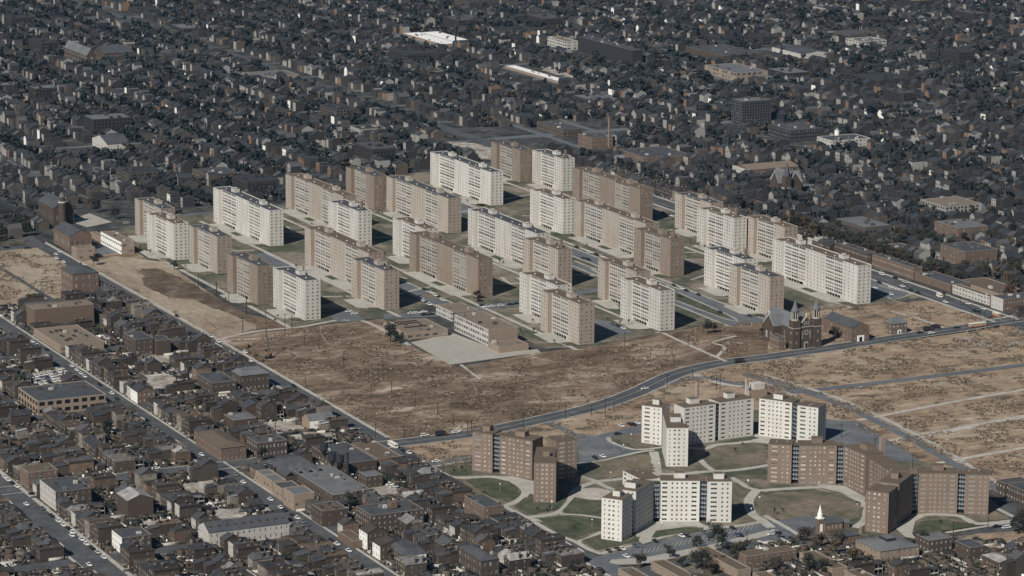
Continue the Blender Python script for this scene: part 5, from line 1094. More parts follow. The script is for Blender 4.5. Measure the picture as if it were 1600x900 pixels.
# ------------------------------------------------------------------ trees
def clump_tree(seed, H, Rr, nq, q, bare=0.0):
    rn = np.random.default_rng(seed); V = []; F = []; 
    nb = rn.integers(6, 10); cs = []
    for i in range(nb):
        a = rn.uniform(0,2*pi); rr = rn.uniform(.15,.62)*Rr; z = rn.uniform(.42,.86)*H; cs.append((rr*cos(a)*rn.uniform(.8,1.35), rr*sin(a)*rn.uniform(.8,1.35), z, rn.uniform(.20,.50)*Rr))
    cs = np.array(cs); idx = rn.integers(0, nb, nq); dirs = rn.normal(size=(nq,3)); dirs /= np.linalg.norm(dirs,axis=1)[:,None]
    rad = cs[idx,3]*rn.uniform(.35,1.25,nq); c = cs[idx,:3]+dirs*rad[:,None]*np.array([1,1,.8])
    n = dirs+rn.normal(size=(nq,3))*.5; n /= np.linalg.norm(n,axis=1)[:,None]
    t = np.cross(n, rn.normal(size=(nq,3))); t /= np.linalg.norm(t,axis=1)[:,None]; u = np.cross(n,t)
    s = (q*rn.uniform(.6,1.3,nq))[:,None]; jj = lambda: rn.uniform(.6,1.2,(nq,1))
    V = np.stack([c-t*s*jj(), c-u*s*jj(), c+t*s*jj(), c+u*s*jj()],1).reshape(-1,3)
    return V, cs
def tree_parts(seed, H, Rr, nq, q, leaf='leaf_mix'):
    V, cs = clump_tree(seed, H, Rr, nq, q); n = len(V)//4
    me = bpy.data.meshes.new('crown'); me.from_pydata(V.tolist(), [], [(4*i,4*i+1,4*i+2,4*i+3) for i in range(n)]); me.materials.append(MAT[leaf])
    b = MB(); b.cyl(0,0,.045*H*.6,.02*H*.6,0,H*.6,'trunk',6)
    for c in cs[:6]:
        a = Vector((0,0,H*.3)); e = Vector(c[:3]); d = e-a; sd_ = d.cross(Vector((0,0,1))).normalized()*.1; f = d.cross(sd_).normalized()*.1
        for s1, s2 in ((sd_,f),(f,-sd_),(-sd_,-f),(-f,sd_)): b.poly([a+s1*1.6,a+s2*1.6,e+s2*.5,e+s1*.5],'trunk')
    return [part('trunk', b.mesh('trunk')), part('crown', me)]
TP = [(tree_parts(i, H, R_, int(nq*1.7), .42), lab, H) for i,(H,R_,nq,lab) in enumerate([(9,4.2,420,'rounded dark tree'),(11,4.6,520,'tall spreading tree'),(7,3.2,300,'small dense tree'),(12,5.4,620,'broad heavy tree'),(8,3.6,260,'thin loose-crowned tree'),(10,3.4,380,'narrow upright tree')])]
YT = [(tree_parts(40+i, H, R_, 70, .28), H) for i,(H,R_) in enumerate([(4,1.3),(5,1.6),(3.2,1.1)])]
NT = [0]; TREEXY = []
def put_tree(x, y, i=None, sc=None):
    i = random.randrange(6) if i is None else i; pr, lab, H = TP[i]
    o = inst('leafy_tree', pr, (x,y,.1), random.uniform(0,6.28)); s = sc or random.uniform(.8,1.25); o.scale = (s,s,s*random.uniform(.9,1.1)); NT[0] += 1; TREEXY.append((x,y))
    later(o, lab, 'tree', 'trees standing between the houses', x, y, 5); return o
# traced trees
for n_, l in ((13,[(800,850,0),(985,790,0),(1155,745,2),(1285,745,3),(1150,860,3),(1200,880,3),(1250,895,0),(1400,800,3),(1440,790,0),(1060,850,2),(385,890,0)]),
              (14,[(225,700,3),(325,730,0),(420,770,3),(430,720,0),(525,830,3),(620,850,0),(965,720,1),(1560,640,3),(1590,620,3),(250,880,3),(40,880,0),(340,895,3),(580,870,2),(65,665,2)]),
              (4,[(1190,790,1),(1160,700,4)]),(6,[(820,690,1),(860,680,2),(1165,690,2),(1190,670,0)]),(5,[(580,390,2),(40,660,3)]),(7,[(410,720,0),(480,700,0),(440,690,2)]),
              (10,[(350,590,0),(395,560,4),(500,600,4),(460,590,0),(260,560,2)]),(12,[(590,480,0),(230,800,0),(180,840,2),(1480,730,0),(1440,700,4),(850,800,4)]),(8,[(585,460,4),(720,170,3),(600,130,3),(560,110,3),(1090,490,4)])):
    for x, y, i in l: put_tree(*G(*Z(n_,x,y)), i)
for k in range(46):
    x, y = random.uniform(-90,690), random.choice([-343,-472,-610,-320,-366,-450,-505])+random.uniform(-9,9)
    if inview(x,y) and not hits(x-1,x+1,y-1,y+1,0): put_tree(x,y,None,random.uniform(.5,.9))
# young planted trees on the estate and the tower lawns
for k in range(70):
    if k < 50: s = random.choice(SLABS); L = 122 if s[0]=='L' else 55; x, y = s[4]-random.uniform(0,L), s[5]-random.uniform(9,24)
    else:
        px, py = random.choice([(720,735),(760,770),(850,795),(900,825),(880,720),(1000,700),(1150,700),(1230,745),(1350,790),(1220,800),(1480,815),(1100,825)]); x, y = G(px+random.uniform(-14,14), py+random.uniform(-6,6))
    pr, H = random.choice(YT); o = inst('young_tree', pr, (x,y,.12), random.uniform(0,6)); later(o,'thin young planted tree','tree','young planted trees',x,y)
# far quarter: zone test
def zone_far(x, y):
    """True where the far quarter stands"""
    if y > 303: return True
    px, py = P(x,y)
    if px < 214 or y < -160: return py < np.interp(px, [-60,40,80,112,118,190,300],[392,372,352,325,316,316,326])
    if -665 < x < -525 and 232 < y < 300: return False
    return x < np.interp(y, [-160,-131,-97,-28,60,120,150,303],[-388,-399,-410,-410,-450,-503,-517,-560])
far_h, far_t = [], []
def gen_far():
    c = np.array([G(-30,900-0), G(1630,900)])
    # block grid: streets run along x every 62 m (with alley), along y every 130 m
    for j in range(-60, 110):
        y0 = 303+j*61.0
        for i in range(-110, 12):
            x0 = -300+i*120.0
            # quick reject
            ok = False
            for (xx,yy) in ((x0,y0),(x0+120,y0),(x0,y0+61),(x0+120,y0+61),(x0+60,y0+30)):
                if CX-xx > 100 and inview(xx,yy,0,60) and zone_far(xx,yy): ok = True; break
            if not ok: continue
            yield x0, y0
BL = list(gen_far())
PARKS = [(G(910,112),120),(G(1100,40),90)]
BIG = []
for q_ in ((864,222),(770,215),(930,205)): c_ = G(*q_); FOOT.append((c_[0]-55,c_[0]+45,c_[1]-35,c_[1]+35))
for (x0,y0) in BL:
    if random.random() < .2:
        lx, ly, h = random.uniform(18,55), random.uniform(16,42), random.choice([5,6,7,9,10,12,14]); x, y = x0+random.uniform(lx/2+4,116-lx/2), y0+random.uniform(ly/2+4,max(ly/2+5,56-ly/2))
        if inview(x,y) and zone_far(x+lx/2+3,y-ly/2-3) and not hits(x-lx/2,x+lx/2,y-ly/2,y+ly/2,4) and not (y-ly/2 < 303 and y+ly/2 > 272): BIG.append((x,y,lx,ly,h)); FOOT.append((x-lx/2-2,x+lx/2+8,y-ly/2-9,y+ly/2+1))
for (x0,y0) in BL:
    tden = random.choice([.25,.6,.9,1,1.15,1.4]); dens = random.choice([.95,.9,.8,.7])
    for rowk, (yb, face) in enumerate(((y0+9,0),(y0+52,1))):
        x = x0+6+random.uniform(0,3)
        while x < x0+112:
            w_ = random.uniform(5.5,9); d = random.uniform(9,13); xc = x+w_/2; yc = yb+(d/2 if face==0 else -d/2)
            if random.random() < dens and inview(xc,yc) and zone_far(xc,yc) and zone_far(xc+8,yc-8) and not hits(xc-w_/2,xc+w_/2,yc-d/2,yc+d/2,1) and not (280<yc<299 or abs(xc-255)<14 and yc>280):
                far_h.append((xc,yc,w_,d,random.choice([6.2,6.5,7,7,8.5,9.5,4.5]),face))
            x += w_+ (0.2 if random.random()<.6 else random.uniform(1.5,7))
    nt_ = int(random.uniform(38,62)*tden)
    for k in range(nt_):
        r_ = random.random()
        if r_ < .22: x, y = x0+random.uniform(4,116), y0+random.choice([5,57])+random.uniform(-1.5,1.5)
        else: x, y = x0+random.uniform(4,116), y0+random.uniform(22,42)
        if inview(x,y) and zone_far(x,y) and zone_far(x+4,y-5) and not hits(x-2,x+2,y-2,y+2,1) and not (277<y<301) and abs((x+302)%360-0)>11 and abs((y-301.5)%244)>9: far_t.append((x,y))
far_h = [h for h in far_h]; 
# 250 largest-showing far trees become individual things
far_t.sort(key=lambda t: (t[0]-CX)**2+(t[1]-CY)**2)
nind = max(0, 296-NT[0]-0)
for x, y in far_t[:nind]: put_tree(x, y, random.choice([0,1,3,3,4,5]), random.uniform(.8,1.2))
far_t = far_t[nind:]
def np_mesh(name, V, F4, mi, mats, kind='stuff'):
    me = bpy.data.meshes.new(name); nV, nF = len(V), len(F4)
    me.vertices.add(nV); me.vertices.foreach_set('co', np.asarray(V,dtype=np.float32).ravel())
    me.loops.add(nF*4); me.loops.foreach_set('vertex_index', np.asarray(F4,dtype=np.int32).ravel())
    me.polygons.add(nF); me.polygons.foreach_set('loop_start', np.arange(0,nF*4,4,dtype=np.int32)); me.polygons.foreach_set('loop_total', np.full(nF,4,dtype=np.int32))
    for m in mats: me.materials.append(MAT[m])
    me.polygons.foreach_set('material_index', np.asarray(mi,dtype=np.int32)); me.update(calc_edges=True); me.validate()
    return newobj(name, me)
protoN = [clump_tree(100+i, H, R_, 110, 1.05)[0] for i,(H,R_) in enumerate([(9,4.2),(11,4.8),(7.5,3.8),(12,5.6),(10,4)])]
protoF = [clump_tree(200+i, H, R_, 52, 1.6)[0] for i,(H,R_) in enumerate([(9,4.4),(11,5),(8,4),(12,6),(10,4.2)])]
Vs, Ms = [], []
for x, y in far_t:
    dist = math.hypot(x-CX,y-CY); pr = (protoN if dist < 3050 else protoF)[random.randrange(5)]
    a = random.uniform(0,6.28); s = random.uniform(.5,1.15); c_, s_ = cos(a)*s, sin(a)*s
    Vs.append(np.stack([pr[:,0]*c_-pr[:,1]*s_+x, pr[:,0]*s_+pr[:,1]*c_+y, pr[:,2]*s],1)); Ms.append(np.full(len(pr)//4, random.choices([0,1,2,3],[40,28,26,8 if dist<3000 else 4])[0]))
if Vs:
    V = np.concatenate(Vs); F = np.arange(len(V)).reshape(-1,4); o = np_mesh('distant_trees', V, F, np.concatenate(Ms), ['leaf_a','leaf_b','leaf_c','leaf_d'])
    o['kind'] = 'stuff'; tag(o,'countless dark trees filling the distant city blocks','trees')
# far houses as one mesh
mat('fh_brick',(0.038,0.038,0.040),fine=.3,var=.5,scale=.05,col2=(0.06,0.045,0.035)); mat('fh_brick2',(0.088,0.080,0.073),fine=.3,var=.5,scale=.05,col2=(0.10,0.07,0.05)); mat('fh_orange',(0.19,0.125,0.085),fine=.2)
mat('fh_pale',(0.30,0.29,0.27),fine=.2,var=.4,scale=.06,col2=(.22,.2,.17)); mat('fh_roof',(0.030,0.034,0.040),fine=.3,var=.6,scale=.04,col2=(0.055,0.06,0.065)); mat('fh_roof2',(0.075,0.076,0.078),fine=.3)
FM = ['fh_brick','fh_brick2','fh_orange','fh_pale','fh_roof','fh_roof2','black_void','white_paint','roof_grey','roof_gravel','bright_roof']
V, F, MI = [], [], []
def fq(a,b_,c,d,m): n = len(V); V.extend([a,b_,c,d]); F.append((n,n+1,n+2,n+3)); MI.append(m)
for (x,y,w_,d,h,face) in far_h:
    X0,X1,Y0,Y1 = x-w_/2,x+w_/2,y-d/2,y+d/2; m = random.choices([0,1,2,3],[74,18,1.5,4])[0]; fm = random.choices([m,3,7,2],[62,24,2.2,5])[0]; rm = random.choices([4,5],[85,15])[0]
    em = random.choices([m,3,1],[88,4,8])[0]
    fq((X0,Y0,0),(X1,Y0,0),(X1,Y0,h),(X0,Y0,h),fm); fq((X1,Y0,0),(X1,Y1,0),(X1,Y1,h),(X1,Y0,h),em); fq((X1,Y1,0),(X0,Y1,0),(X0,Y1,h),(X1,Y1,h),m); fq((X0,Y1,0),(X0,Y0,0),(X0,Y0,h),(X0,Y1,h),m)
    t = random.random()
    if t < .45: e = .3; fq((X0-e,Y0-e,h),(X1+e,Y0-e,h),(X1+e,y,h+d*.28),(X0-e,y,h+d*.28),rm); fq((X1+e,Y1+e,h),(X0-e,Y1+e,h),(X0-e,y,h+d*.28),(X1+e,y,h+d*.28),rm); fq((X1,Y0,h),(X1,Y1,h),(X1,y,h+d*.27),(X1,y,h+d*.27),em) if False else fq((X1,Y0,h),(X1,Y1,h),(X1,y+.05,h+d*.27),(X1,y-.05,h+d*.27),em)
    elif t < .62: fq((X0,Y0,h),(x,Y0,h+w_*.4),(x,Y1,h+w_*.4),(X0,Y1,h),rm); fq((x,Y0,h+w_*.4),(X1,Y0,h),(X1,Y1,h),(x,Y1,h+w_*.4),rm); fq((X0,Y0,h),(X1,Y0,h),(x+.05,Y0,h+w_*.39),(x-.05,Y0,h+w_*.39),fm)
    else: fq((X0,Y0,h-.3),(X1,Y0,h-.3),(X1,Y1,h-.9),(X0,Y1,h-.9),rm)
    if (x-CX)**2+(y-CY)**2 < 3100**2:
        n = 3 if w_ > 8 else 2
        for k in range(2):
            for i in range(n):
                u = X0+w_*(i+.5)/n; z = 1+k*3.1
                if z+1.5 < h: fq((u-.5,Y0-.05,z),(u+.5,Y0-.05,z),(u+.5,Y0-.05,z+1.5),(u-.5,Y0-.05,z+1.5),6)
        if random.random() < .6: u = X1-.8; fq((u-.4,y-.4,h),(u+.4,y-.4,h),(u+.4,y-.4,h+d*.28+1.6),(u-.4,y-.4,h+d*.28+1.6),m); fq((u+.4,y-.4,h),(u+.4,y+.4,h),(u+.4,y+.4,h+d*.28+1.6),(u+.4,y-.4,h+d*.28+1.6),m)
for (x,y,lx,ly,h) in BIG:
    X0,X1,Y0,Y1 = x-lx/2,x+lx/2,y-ly/2,y+ly/2; m = random.choices([0,1,3,2],[62,20,16,1])[0]; rm = random.choices([4,8,5,9,10],[52,22,20,5,0])[0]
    fq((X0,Y0,0),(X1,Y0,0),(X1,Y0,h),(X0,Y0,h),m); fq((X1,Y0,0),(X1,Y1,0),(X1,Y1,h),(X1,Y0,h),m); fq((X1,Y1,0),(X0,Y1,0),(X0,Y1,h),(X1,Y1,h),m); fq((X0,Y1,0),(X0,Y0,0),(X0,Y0,h),(X0,Y1,h),m); fq((X0,Y0,h-.4),(X1,Y0,h-.4),(X1,Y1,h-.4),(X0,Y1,h-.4),rm)
    for k in range(int(h//3.3)):
        z = 1+k*3.3
        for i in range(int(lx/4)): u = X0+2+i*4; fq((u-1,Y0-.06,z),(u+1,Y0-.06,z),(u+1,Y0-.06,z+1.6),(u-1,Y0-.06,z+1.6),6)
        for i in range(int(ly/4)): u = Y0+2+i*4; fq((X1+.06,u-1,z),(X1+.06,u+1,z),(X1+.06,u+1,z+1.6),(X1+.06,u-1,z+1.6),6)
    for k in range(3): bx_, by_ = random.uniform(X0+3,X1-3), random.uniform(Y0+3,Y1-3); fq((bx_-1.5,by_-1.5,h),(bx_+1.5,by_-1.5,h),(bx_+1.5,by_-1.5,h+2),(bx_-1.5,by_-1.5,h+2),m); fq((bx_-1.5,by_-1.5,h+2),(bx_+1.5,by_-1.5,h+2),(bx_+1.5,by_+1.5,h+2),(bx_-1.5,by_+1.5,h+2),rm); fq((bx_+1.5,by_-1.5,h),(bx_+1.5,by_+1.5,h),(bx_+1.5,by_+1.5,h+2),(bx_+1.5,by_-1.5,h+2),m)
o = np_mesh('distant_houses', V, F, MI, FM); o['kind'] = 'stuff'; tag(o,'thousands of small brick houses in the distant city blocks','houses')
print('COUNTS houses', NH[0], 'trees', NT[0], 'far houses', len(far_h), 'far trees', len(far_t), 'blocks', len(BL))
# far street grid
fs_ = Sheets('far_street', 'g_asphalt', 0.05)
for j in range(-60, 110):
    y = 303+j*61.0-1.5
    if abs(y-288) > 20 and (y > 300 or y < 250):
        hw = 7 if j % 4 == 0 else 4; fs_.poly(rect(-6500, -560 if y < 300 else 240, y-hw, y+hw))
for i in range(-60, 10):
    x = -302+i*120.0; 
    if x < 230: hw = 8 if i % 3 == 0 else 4.5; fs_.poly(rect(x-hw, x+hw, 305, 6500))
for i in range(-60, -2):
    x = -302+i*120.0; fs_.poly(rect(x-4, x+4, -3000, 303))
fs_.done()
# open lots in the far quarter
rub.poly([(G(910,112)[0]+90*cos(a), G(910,112)[1]+40*sin(a)) for a in np.linspace(0,2*pi,14)[:-1]])

# clutter of the back yards, low scrub
def np_boxes(name, L_, mats):
    V, F, MI = [], [], []
    for (x,y,sx,sy,h,a,m) in L_:
        c, s_ = cos(a), sin(a); n = len(V)
        q = [(x+u*c-v*s_, y+u*s_+v*c) for u, v in ((-sx,-sy),(sx,-sy),(sx,sy),(-sx,sy))]
        V += [(*p,.1) for p in q]+[(*p,h) for p in q]; F += [(n,n+1,n+5,n+4),(n+1,n+2,n+6,n+5),(n+2,n+3,n+7,n+6),(n+3,n,n+4,n+7),(n+4,n+5,n+6,n+7)]; MI += [m]*5
    return np_mesh(name, V, F, MI, mats)
cl = []
def onroad(x, y): return -293<y<-276 or -414<y<-395 or -552<y<-528 or any(a<x<b_ for a,b_ in CROSS)
while len(cl) < 7500:
    x, y = (random.uniform(-100,760), random.uniform(-690,-293)) if len(cl) < 6600 else G(random.uniform(1180,1600), random.uniform(845,915))
    if not inview(x,y) or (onroad(x,y) and y < -293) or hits(x-1,x+1,y-1,y+1,0): continue
    r_ = random.random()
    if r_ < .16: cl.append((x,y,random.uniform(3,8),.08,random.uniform(1.2,2),random.choice([0,pi/2]),random.choice([0,1,1,2])))
    elif r_ < .24: cl.append((x,y,random.uniform(1.5,3),random.uniform(1.2,2.4),random.uniform(1.8,2.8),random.choice([0,pi/2]),random.choice([1,2,3,3])))
    else: cl.append((x,y,random.uniform(.2,1.4),random.uniform(.2,.9),random.uniform(.3,1.4),random.uniform(0,3),random.choices([0,1,2,3,4],[6,6,4,4,1.6])[0]))
o = np_boxes('yard_clutter', cl, ['trim','dark_metal','house_roof','dark_brick','white_paint']); o['kind'] = 'stuff'; tag(o,'fences, sheds and heaps of junk scattered over the back yards','yard clutter')
def inpoly(x, y, poly):
    c = False; j = len(poly)-1
    for i in range(len(poly)):
        xi, yi = poly[i]; xj, yj = poly[j]
        if (yi > y) != (yj > y) and x < (xj-xi)*(y-yi)/(yj-yi)+xi: c = not c
        j = i
    return c
mat('soil_dark', (0.09,0.066,0.046), rough=.95, spec=.05, fine=.4); mat('soil_pale', (0.25,0.20,0.15), rough=.95, spec=.05, fine=.4); mat('scrub_dark', (0.135,0.110,0.080), rough=.95, spec=.05, fine=.4); mat('scrub_tan', (0.24,0.19,0.14), rough=.95, spec=.05, fine=.4); mat('shrub_leaf',(0.045,0.048,0.036), rough=.9, spec=.05, fine=.4)
from mathutils import noise
def tufts(name, poly, n, label, avoid=None, mats=('scrub_dark','scrub_tan'), thr=.02, hh=(.25,.8), sz=(.35,1.1), k=4):
    xs = [p[0] for p in poly]; ys = [p[1] for p in poly]; V, MI = [], []; c = 0; tries = 0
    while c < n and tries < n*40:
        tries += 1; x, y = random.uniform(min(xs),max(xs)), random.uniform(min(ys),max(ys))
        if not inpoly(x,y,poly) or not inview(x,y) or (avoid and avoid(x,y)): continue
        if noise.noise(Vector((x*.03,y*.05,3.1)))+noise.noise(Vector((x*.1,y*.1,1)))*.6 < thr: continue
        c += 1; m = 0 if random.random() < .62 else 1; s_ = random.uniform(*sz); h = random.uniform(*hh)
        for q in range(k):
            cx_, cy_ = x+random.uniform(-s_,s_), y+random.uniform(-s_,s_); a = random.uniform(0,6.28); dx, dy = cos(a)*s_*.7, sin(a)*s_*.7; tx, ty = random.uniform(-.5,.5), random.uniform(-.5,.5)
            V += [(cx_-dx,cy_-dy,.08),(cx_+dx,cy_+dy,.08),(cx_+dx*.7+tx,cy_+dy*.7+ty,.1+h),(cx_-dx*.7+tx,cy_-dy*.7+ty,.1+h)]; MI.append(m)
    o = np_mesh(name, V, np.arange(len(V)).reshape(-1,4), MI, mats); o['kind'] = 'stuff'; tag(o,label,'soil' if 'soil' in name else 'scrub'); return o
def near_cass(x, y): 
    return min(abs(x-np.interp(y,[p[1] for p in CASS],[p[0] for p in CASS])), 99) < 11
SCR = [G(620,693),G(740,683),G(850,659),G(940,638),G(1000,614),G(1060,585),G(1110,572),G(1200,560),G(1400,532),G(1560,508),G(1700,520),G(1900,700),G(1700,790),G(1560,770),G(1490,745),G(1440,712),G(1300,655),G(1200,610),G(1080,600),G(980,650),G(900,690),G(720,735),G(660,720)]
road_l = [((473,27),(450,171)),((520,15),(500,190)),((588,12),(570,120)),((390,20),(388,300))]
def onlane(x,y): return near_cass(x,y) or any(abs(x-(a[0]+(b_[0]-a[0])*(y-a[1])/(b_[1]-a[1]))) < 7 for a,b_ in road_l)
tufts('scrub', SCR, 8000, 'dry weeds and low scrub over the cleared blocks at right', onlane)
tufts('scrub', [G(1060,516),G(1195,492),G(1400,470),G(1570,500),G(1560,505),G(1300,545),G(1195,556),G(1110,570)], 1300, 'dry weeds on the strip beside the twin-towered church', near_cass)
tufts('soil_clods', [(-20,-275),(380,-275),G(740,676),G(850,652),G(1000,607),G(1050,570),G(1060,530),G(930,546),G(720,578),G(640,545),G(560,505),G(345,535)], 5200, 'churned lumps of brown soil on the central field', near_cass, ('soil_dark','soil_pale'), thr=-.12, hh=(.1,.4), sz=(.3,1.2), k=4)
tufts('scrub', [G(0,392),G(60,390),G(100,410),G(95,460),G(30,480),(-250,-395)], 900, 'dry weeds on the pale field at the left edge')
tufts('yard_shrubs', [G(1180,850),G(1260,850),G(1440,850),G(1600,860),G(1620,915),G(1180,915)], 700, 'dark shrubs between the houses at the bottom right', lambda x,y: hits(x-1,x+1,y-1,y+1,0), ('shrub_leaf','scrub_dark'), thr=-.2, hh=(.6,2.2), sz=(.6,1.5), k=9)
tufts('yard_shrubs', [(-90,-690),(760,-690),(760,-294),(-90,-294)], 2600, 'dark shrubs and vines among the back yards', lambda x,y: onroad(x,y) or hits(x-1,x+1,y-1,y+1,0), ('shrub_leaf','scrub_dark'), thr=-.1, hh=(1,2.6), sz=(.6,1.5), k=9)

# ------------------------------------------------------------------ vehicles
def car_parts(L=4.9, W=1.85, H=1.5, mat_='car_paint', wagon=False):
    X, Y = L/2, W/2; b = MB()
    prof = [(-X,.35),(X,.35),(X,.78),(X*.45,.92),(-X*.55,.95),(-X,.85)]
    for s in (-1,1):
        t = [(x,s*Y,z) for x,z in prof]; b.poly(t[::-1] if s>0 else t, mat_)
    for i in range(6):
        p, q = prof[i], prof[(i+1)%6]; b.poly([(p[0],-Y,p[1]),(p[0],Y,p[1]),(q[0],Y,q[1]),(q[0],-Y,q[1])][::-1], mat_)
    g = MB(); a = [(-X*.72 if not wagon else -X*.98,.93),(X*.42,.93),(X*.12,H-.06),(-X*.5 if not wagon else -X*.9,H-.06)]
    for s in (-1,1):
        t = [(x,s*(Y-.12 if z<1 else Y-.28),z) for x,z in a]; g.poly(t[::-1] if s>0 else t,'car_glass')
    g.poly([(a[1][0],-Y+.12,a[1][1]),(a[1][0],Y-.12,a[1][1]),(a[2][0],Y-.28,a[2][1]),(a[2][0],-Y+.28,a[2][1])],'car_glass'); g.poly([(a[0][0],Y-.12,a[0][1]),(a[0][0],-Y+.12,a[0][1]),(a[3][0],-Y+.28,a[3][1]),(a[3][0],Y-.28,a[3][1])],'car_glass')
    r = MB(); r.box(a[3][0],a[2][0],-Y+.26,Y-.26,H-.06,H,mat_)
    w_ = MB(); n = 8
    for s in (-1,1): w_.poly([(cos(2*pi*i/n*s)*.34,s*.11,sin(2*pi*i/n*s)*.34) for i in range(n)][::-1],'tyre')
    for i in range(n):
        p, q = 2*pi*i/n, 2*pi*(i+1)/n; w_.poly([(cos(p)*.34,-.11,sin(p)*.34),(cos(q)*.34,-.11,sin(q)*.34),(cos(q)*.34,.11,sin(q)*.34),(cos(p)*.34,.11,sin(p)*.34)],'tyre')
    wm = w_.mesh('wheel')
    return [part('body', b.mesh('body'), sub=[part('roof', r.mesh('car_roof'))]), part('windows', g.mesh('car_windows'))]+[part('wheel', wm, (sx*X*.62,sy*(Y-.1),.34)) for sx in (-1,1) for sy in (-1,1)]
_cc = {}
CARCOL = [('white','white_paint',.36),('black',None,.2),('blue-grey',None,.14),('grey',None,.1),('cream',None,.1),('maroon',None,.06),('dark green',None,.04)]
COLS = {'black':(.02,.022,.025),'blue-grey':(.09,.13,.17),'grey':(.2,.21,.22),'cream':(.5,.47,.38),'maroon':(.12,.045,.035),'dark green':(.05,.08,.06)}
for k, c in COLS.items(): mat('paint_'+k.replace(' ','_').replace('-','_'), c, rough=.3, spec=.5)
mat('paint_white', (.75,.75,.73), rough=.3, spec=.5)
def put_car(x, y, rz, colr=None):
    c = colr or random.choices([t[0] for t in CARCOL],[t[2] for t in CARCOL])[0]; wg = random.random() < .2
    k = (c, wg)
    if k not in _cc: _cc[k] = car_parts(mat_='paint_'+c.replace(' ','_').replace('-','_'), wagon=wg)
    o = inst('parked_car', _cc[k], (x,y,.36), rz+random.uniform(-.04,.04)); o.scale = (1.08,1.08,1.08)
    later(o, f'{c} '+('estate car' if wg else 'sedan'), 'car', 'cars parked and driving around the estates', x, y)
D = 'white'; K = 'black'
CARS = [(9,0,[(205,222,D),(235,245,D),(450,375,D),(480,400,D),(505,420,D),(530,440,D),(440,440,D),(1268,168,D),(1315,190,D),(1365,222,D),(465,450,D),(290,272,K),(620,490,K),(700,545,None),(730,580,None)]),
 (11,0,[(30,290,D),(50,308,D),(78,328,K),(105,348,D),(165,460,D),(265,485,None),(320,530,K),(365,565,D),(395,590,D),(430,612,K),(455,635,D),(450,655,D),(510,680,D),(540,708,D),(575,735,K),(650,792,D),(557,838,D),(1520,322,D),(1470,275,None),(1260,150,D),(610,760,None)]),
 (11,1,[(205,392,K),(695,238,D),(940,232,None),(975,234,None),(830,292,D),(850,290,'cream'),(1540,468,D)]),
 (12,0,[(90,430,D),(155,480,D),(180,495,K),(230,530,K),(258,545,D),(290,570,'grey'),(318,585,'blue-grey'),(505,708,D),(578,750,D),(470,685,K),(920,125,K),(955,137,D)]),
 (12,1,[(1055,28,D),(1250,8,D),(1125,190,D),(840,335,D),(860,350,D)]),
 (5,0,[(255,335,K),(298,355,D),(320,372,D),(345,382,K),(370,402,D),(250,405,D),(265,415,K),(285,428,D),(240,398,D),(1285,100,D),(1330,118,K),(1270,145,K),(1250,140,'blue-grey'),(1200,70,K),(1465,565,K),(1495,577,D),(1430,550,'blue-grey')]),
 (5,1,[(200,482,D),(250,475,D),(250,492,K),(295,490,K),(600,405,K),(615,434,K),(640,442,D),(675,440,D),(730,435,D),(790,428,K),(830,422,K),(170,483,D)]),
 (3,0,[(85,590,K),(165,622,D),(205,635,K),(125,660,K),(160,668,K),(245,650,D),(625,375,K),(655,392,D),(680,395,D),(690,830,K),(745,850,D),(770,862,K),(845,888,K),(590,262,K)]),
 (4,0,[(1370,455,K),(1415,475,D),(1445,492,D),(1480,515,D),(1365,525,D),(1385,535,'grey'),(1400,548,D)]),
 (4,1,[(880,652,'cream'),(935,607,D),(900,592,D),(1330,602,D),(1380,612,K),(1415,610,K)]),
 (6,0,[(650,457,K),(900,558,K),(1085,580,K),(230,632,'blue-grey'),(262,642,K),(295,657,D)]),
 (7,0,[(695,372,K),(670,405,D),(768,400,D),(805,412,D),(768,445,D),(840,395,D),(1100,443,K),(1125,452,'cream'),(708,310,D),(795,342,K),(1250,528,'blue-grey'),(1290,548,K),(1320,555,K),(1350,565,'blue-grey')]),
 (7,1,[(1022,687,D),(1180,655,K),(950,685,K)]),
 (8,0,[(350,395,D),(355,420,D),(398,443,D),(375,380,D),(1105,780,K),(1115,835,D),(268,318,'maroon')]),(8,1,[(40,352,K),(790,200,'cream'),(170,355,K)]),
 (15,0,[(1245,268,D),(1295,258,K),(1345,250,D),(1320,260,K)]),(15,1,[(15,327,D),(220,300,D),(1220,318,K),(1390,35,D)]),(15,0,[(1078,468,K),(1128,460,D)]),
 (13,0,[(605,750,K),(660,738,K),(690,738,D),(770,718,'blue-grey'),(800,715,'grey'),(895,690,K),(1060,658,D),(1095,655,K),(1205,635,'blue-grey'),(1280,625,K),(1378,608,K),(1405,652,'blue-grey'),(1430,655,K),(715,785,D)]),
 (14,1,[(1430,598,K),(1490,605,D),(1510,600,D),(1495,440,'blue-grey'),(100,780,D),(150,790,D),(40,632,D),(25,645,D)]),(10,0,[(333,208,D),(365,262,D),(635,418,K)])]
for zn, dr_, l in CARS:
    for x, y, c in l: put_car(*G(*Z(zn,x,y)), 0 if dr_ == 0 else pi/2, c)
for r_ in range(4):        # packed car park by the factory
    for k in range(8):
        px, py = 50+k*7.2+r_*2, 591-k*1.4+r_*4.0; put_car(*G(px,py), 0, random.choice([D,D,D,'blue-grey','cream',K]))
for k in range(20):
    x = random.uniform(-300,250); put_car(x, random.choice([282,294.5]), 0)
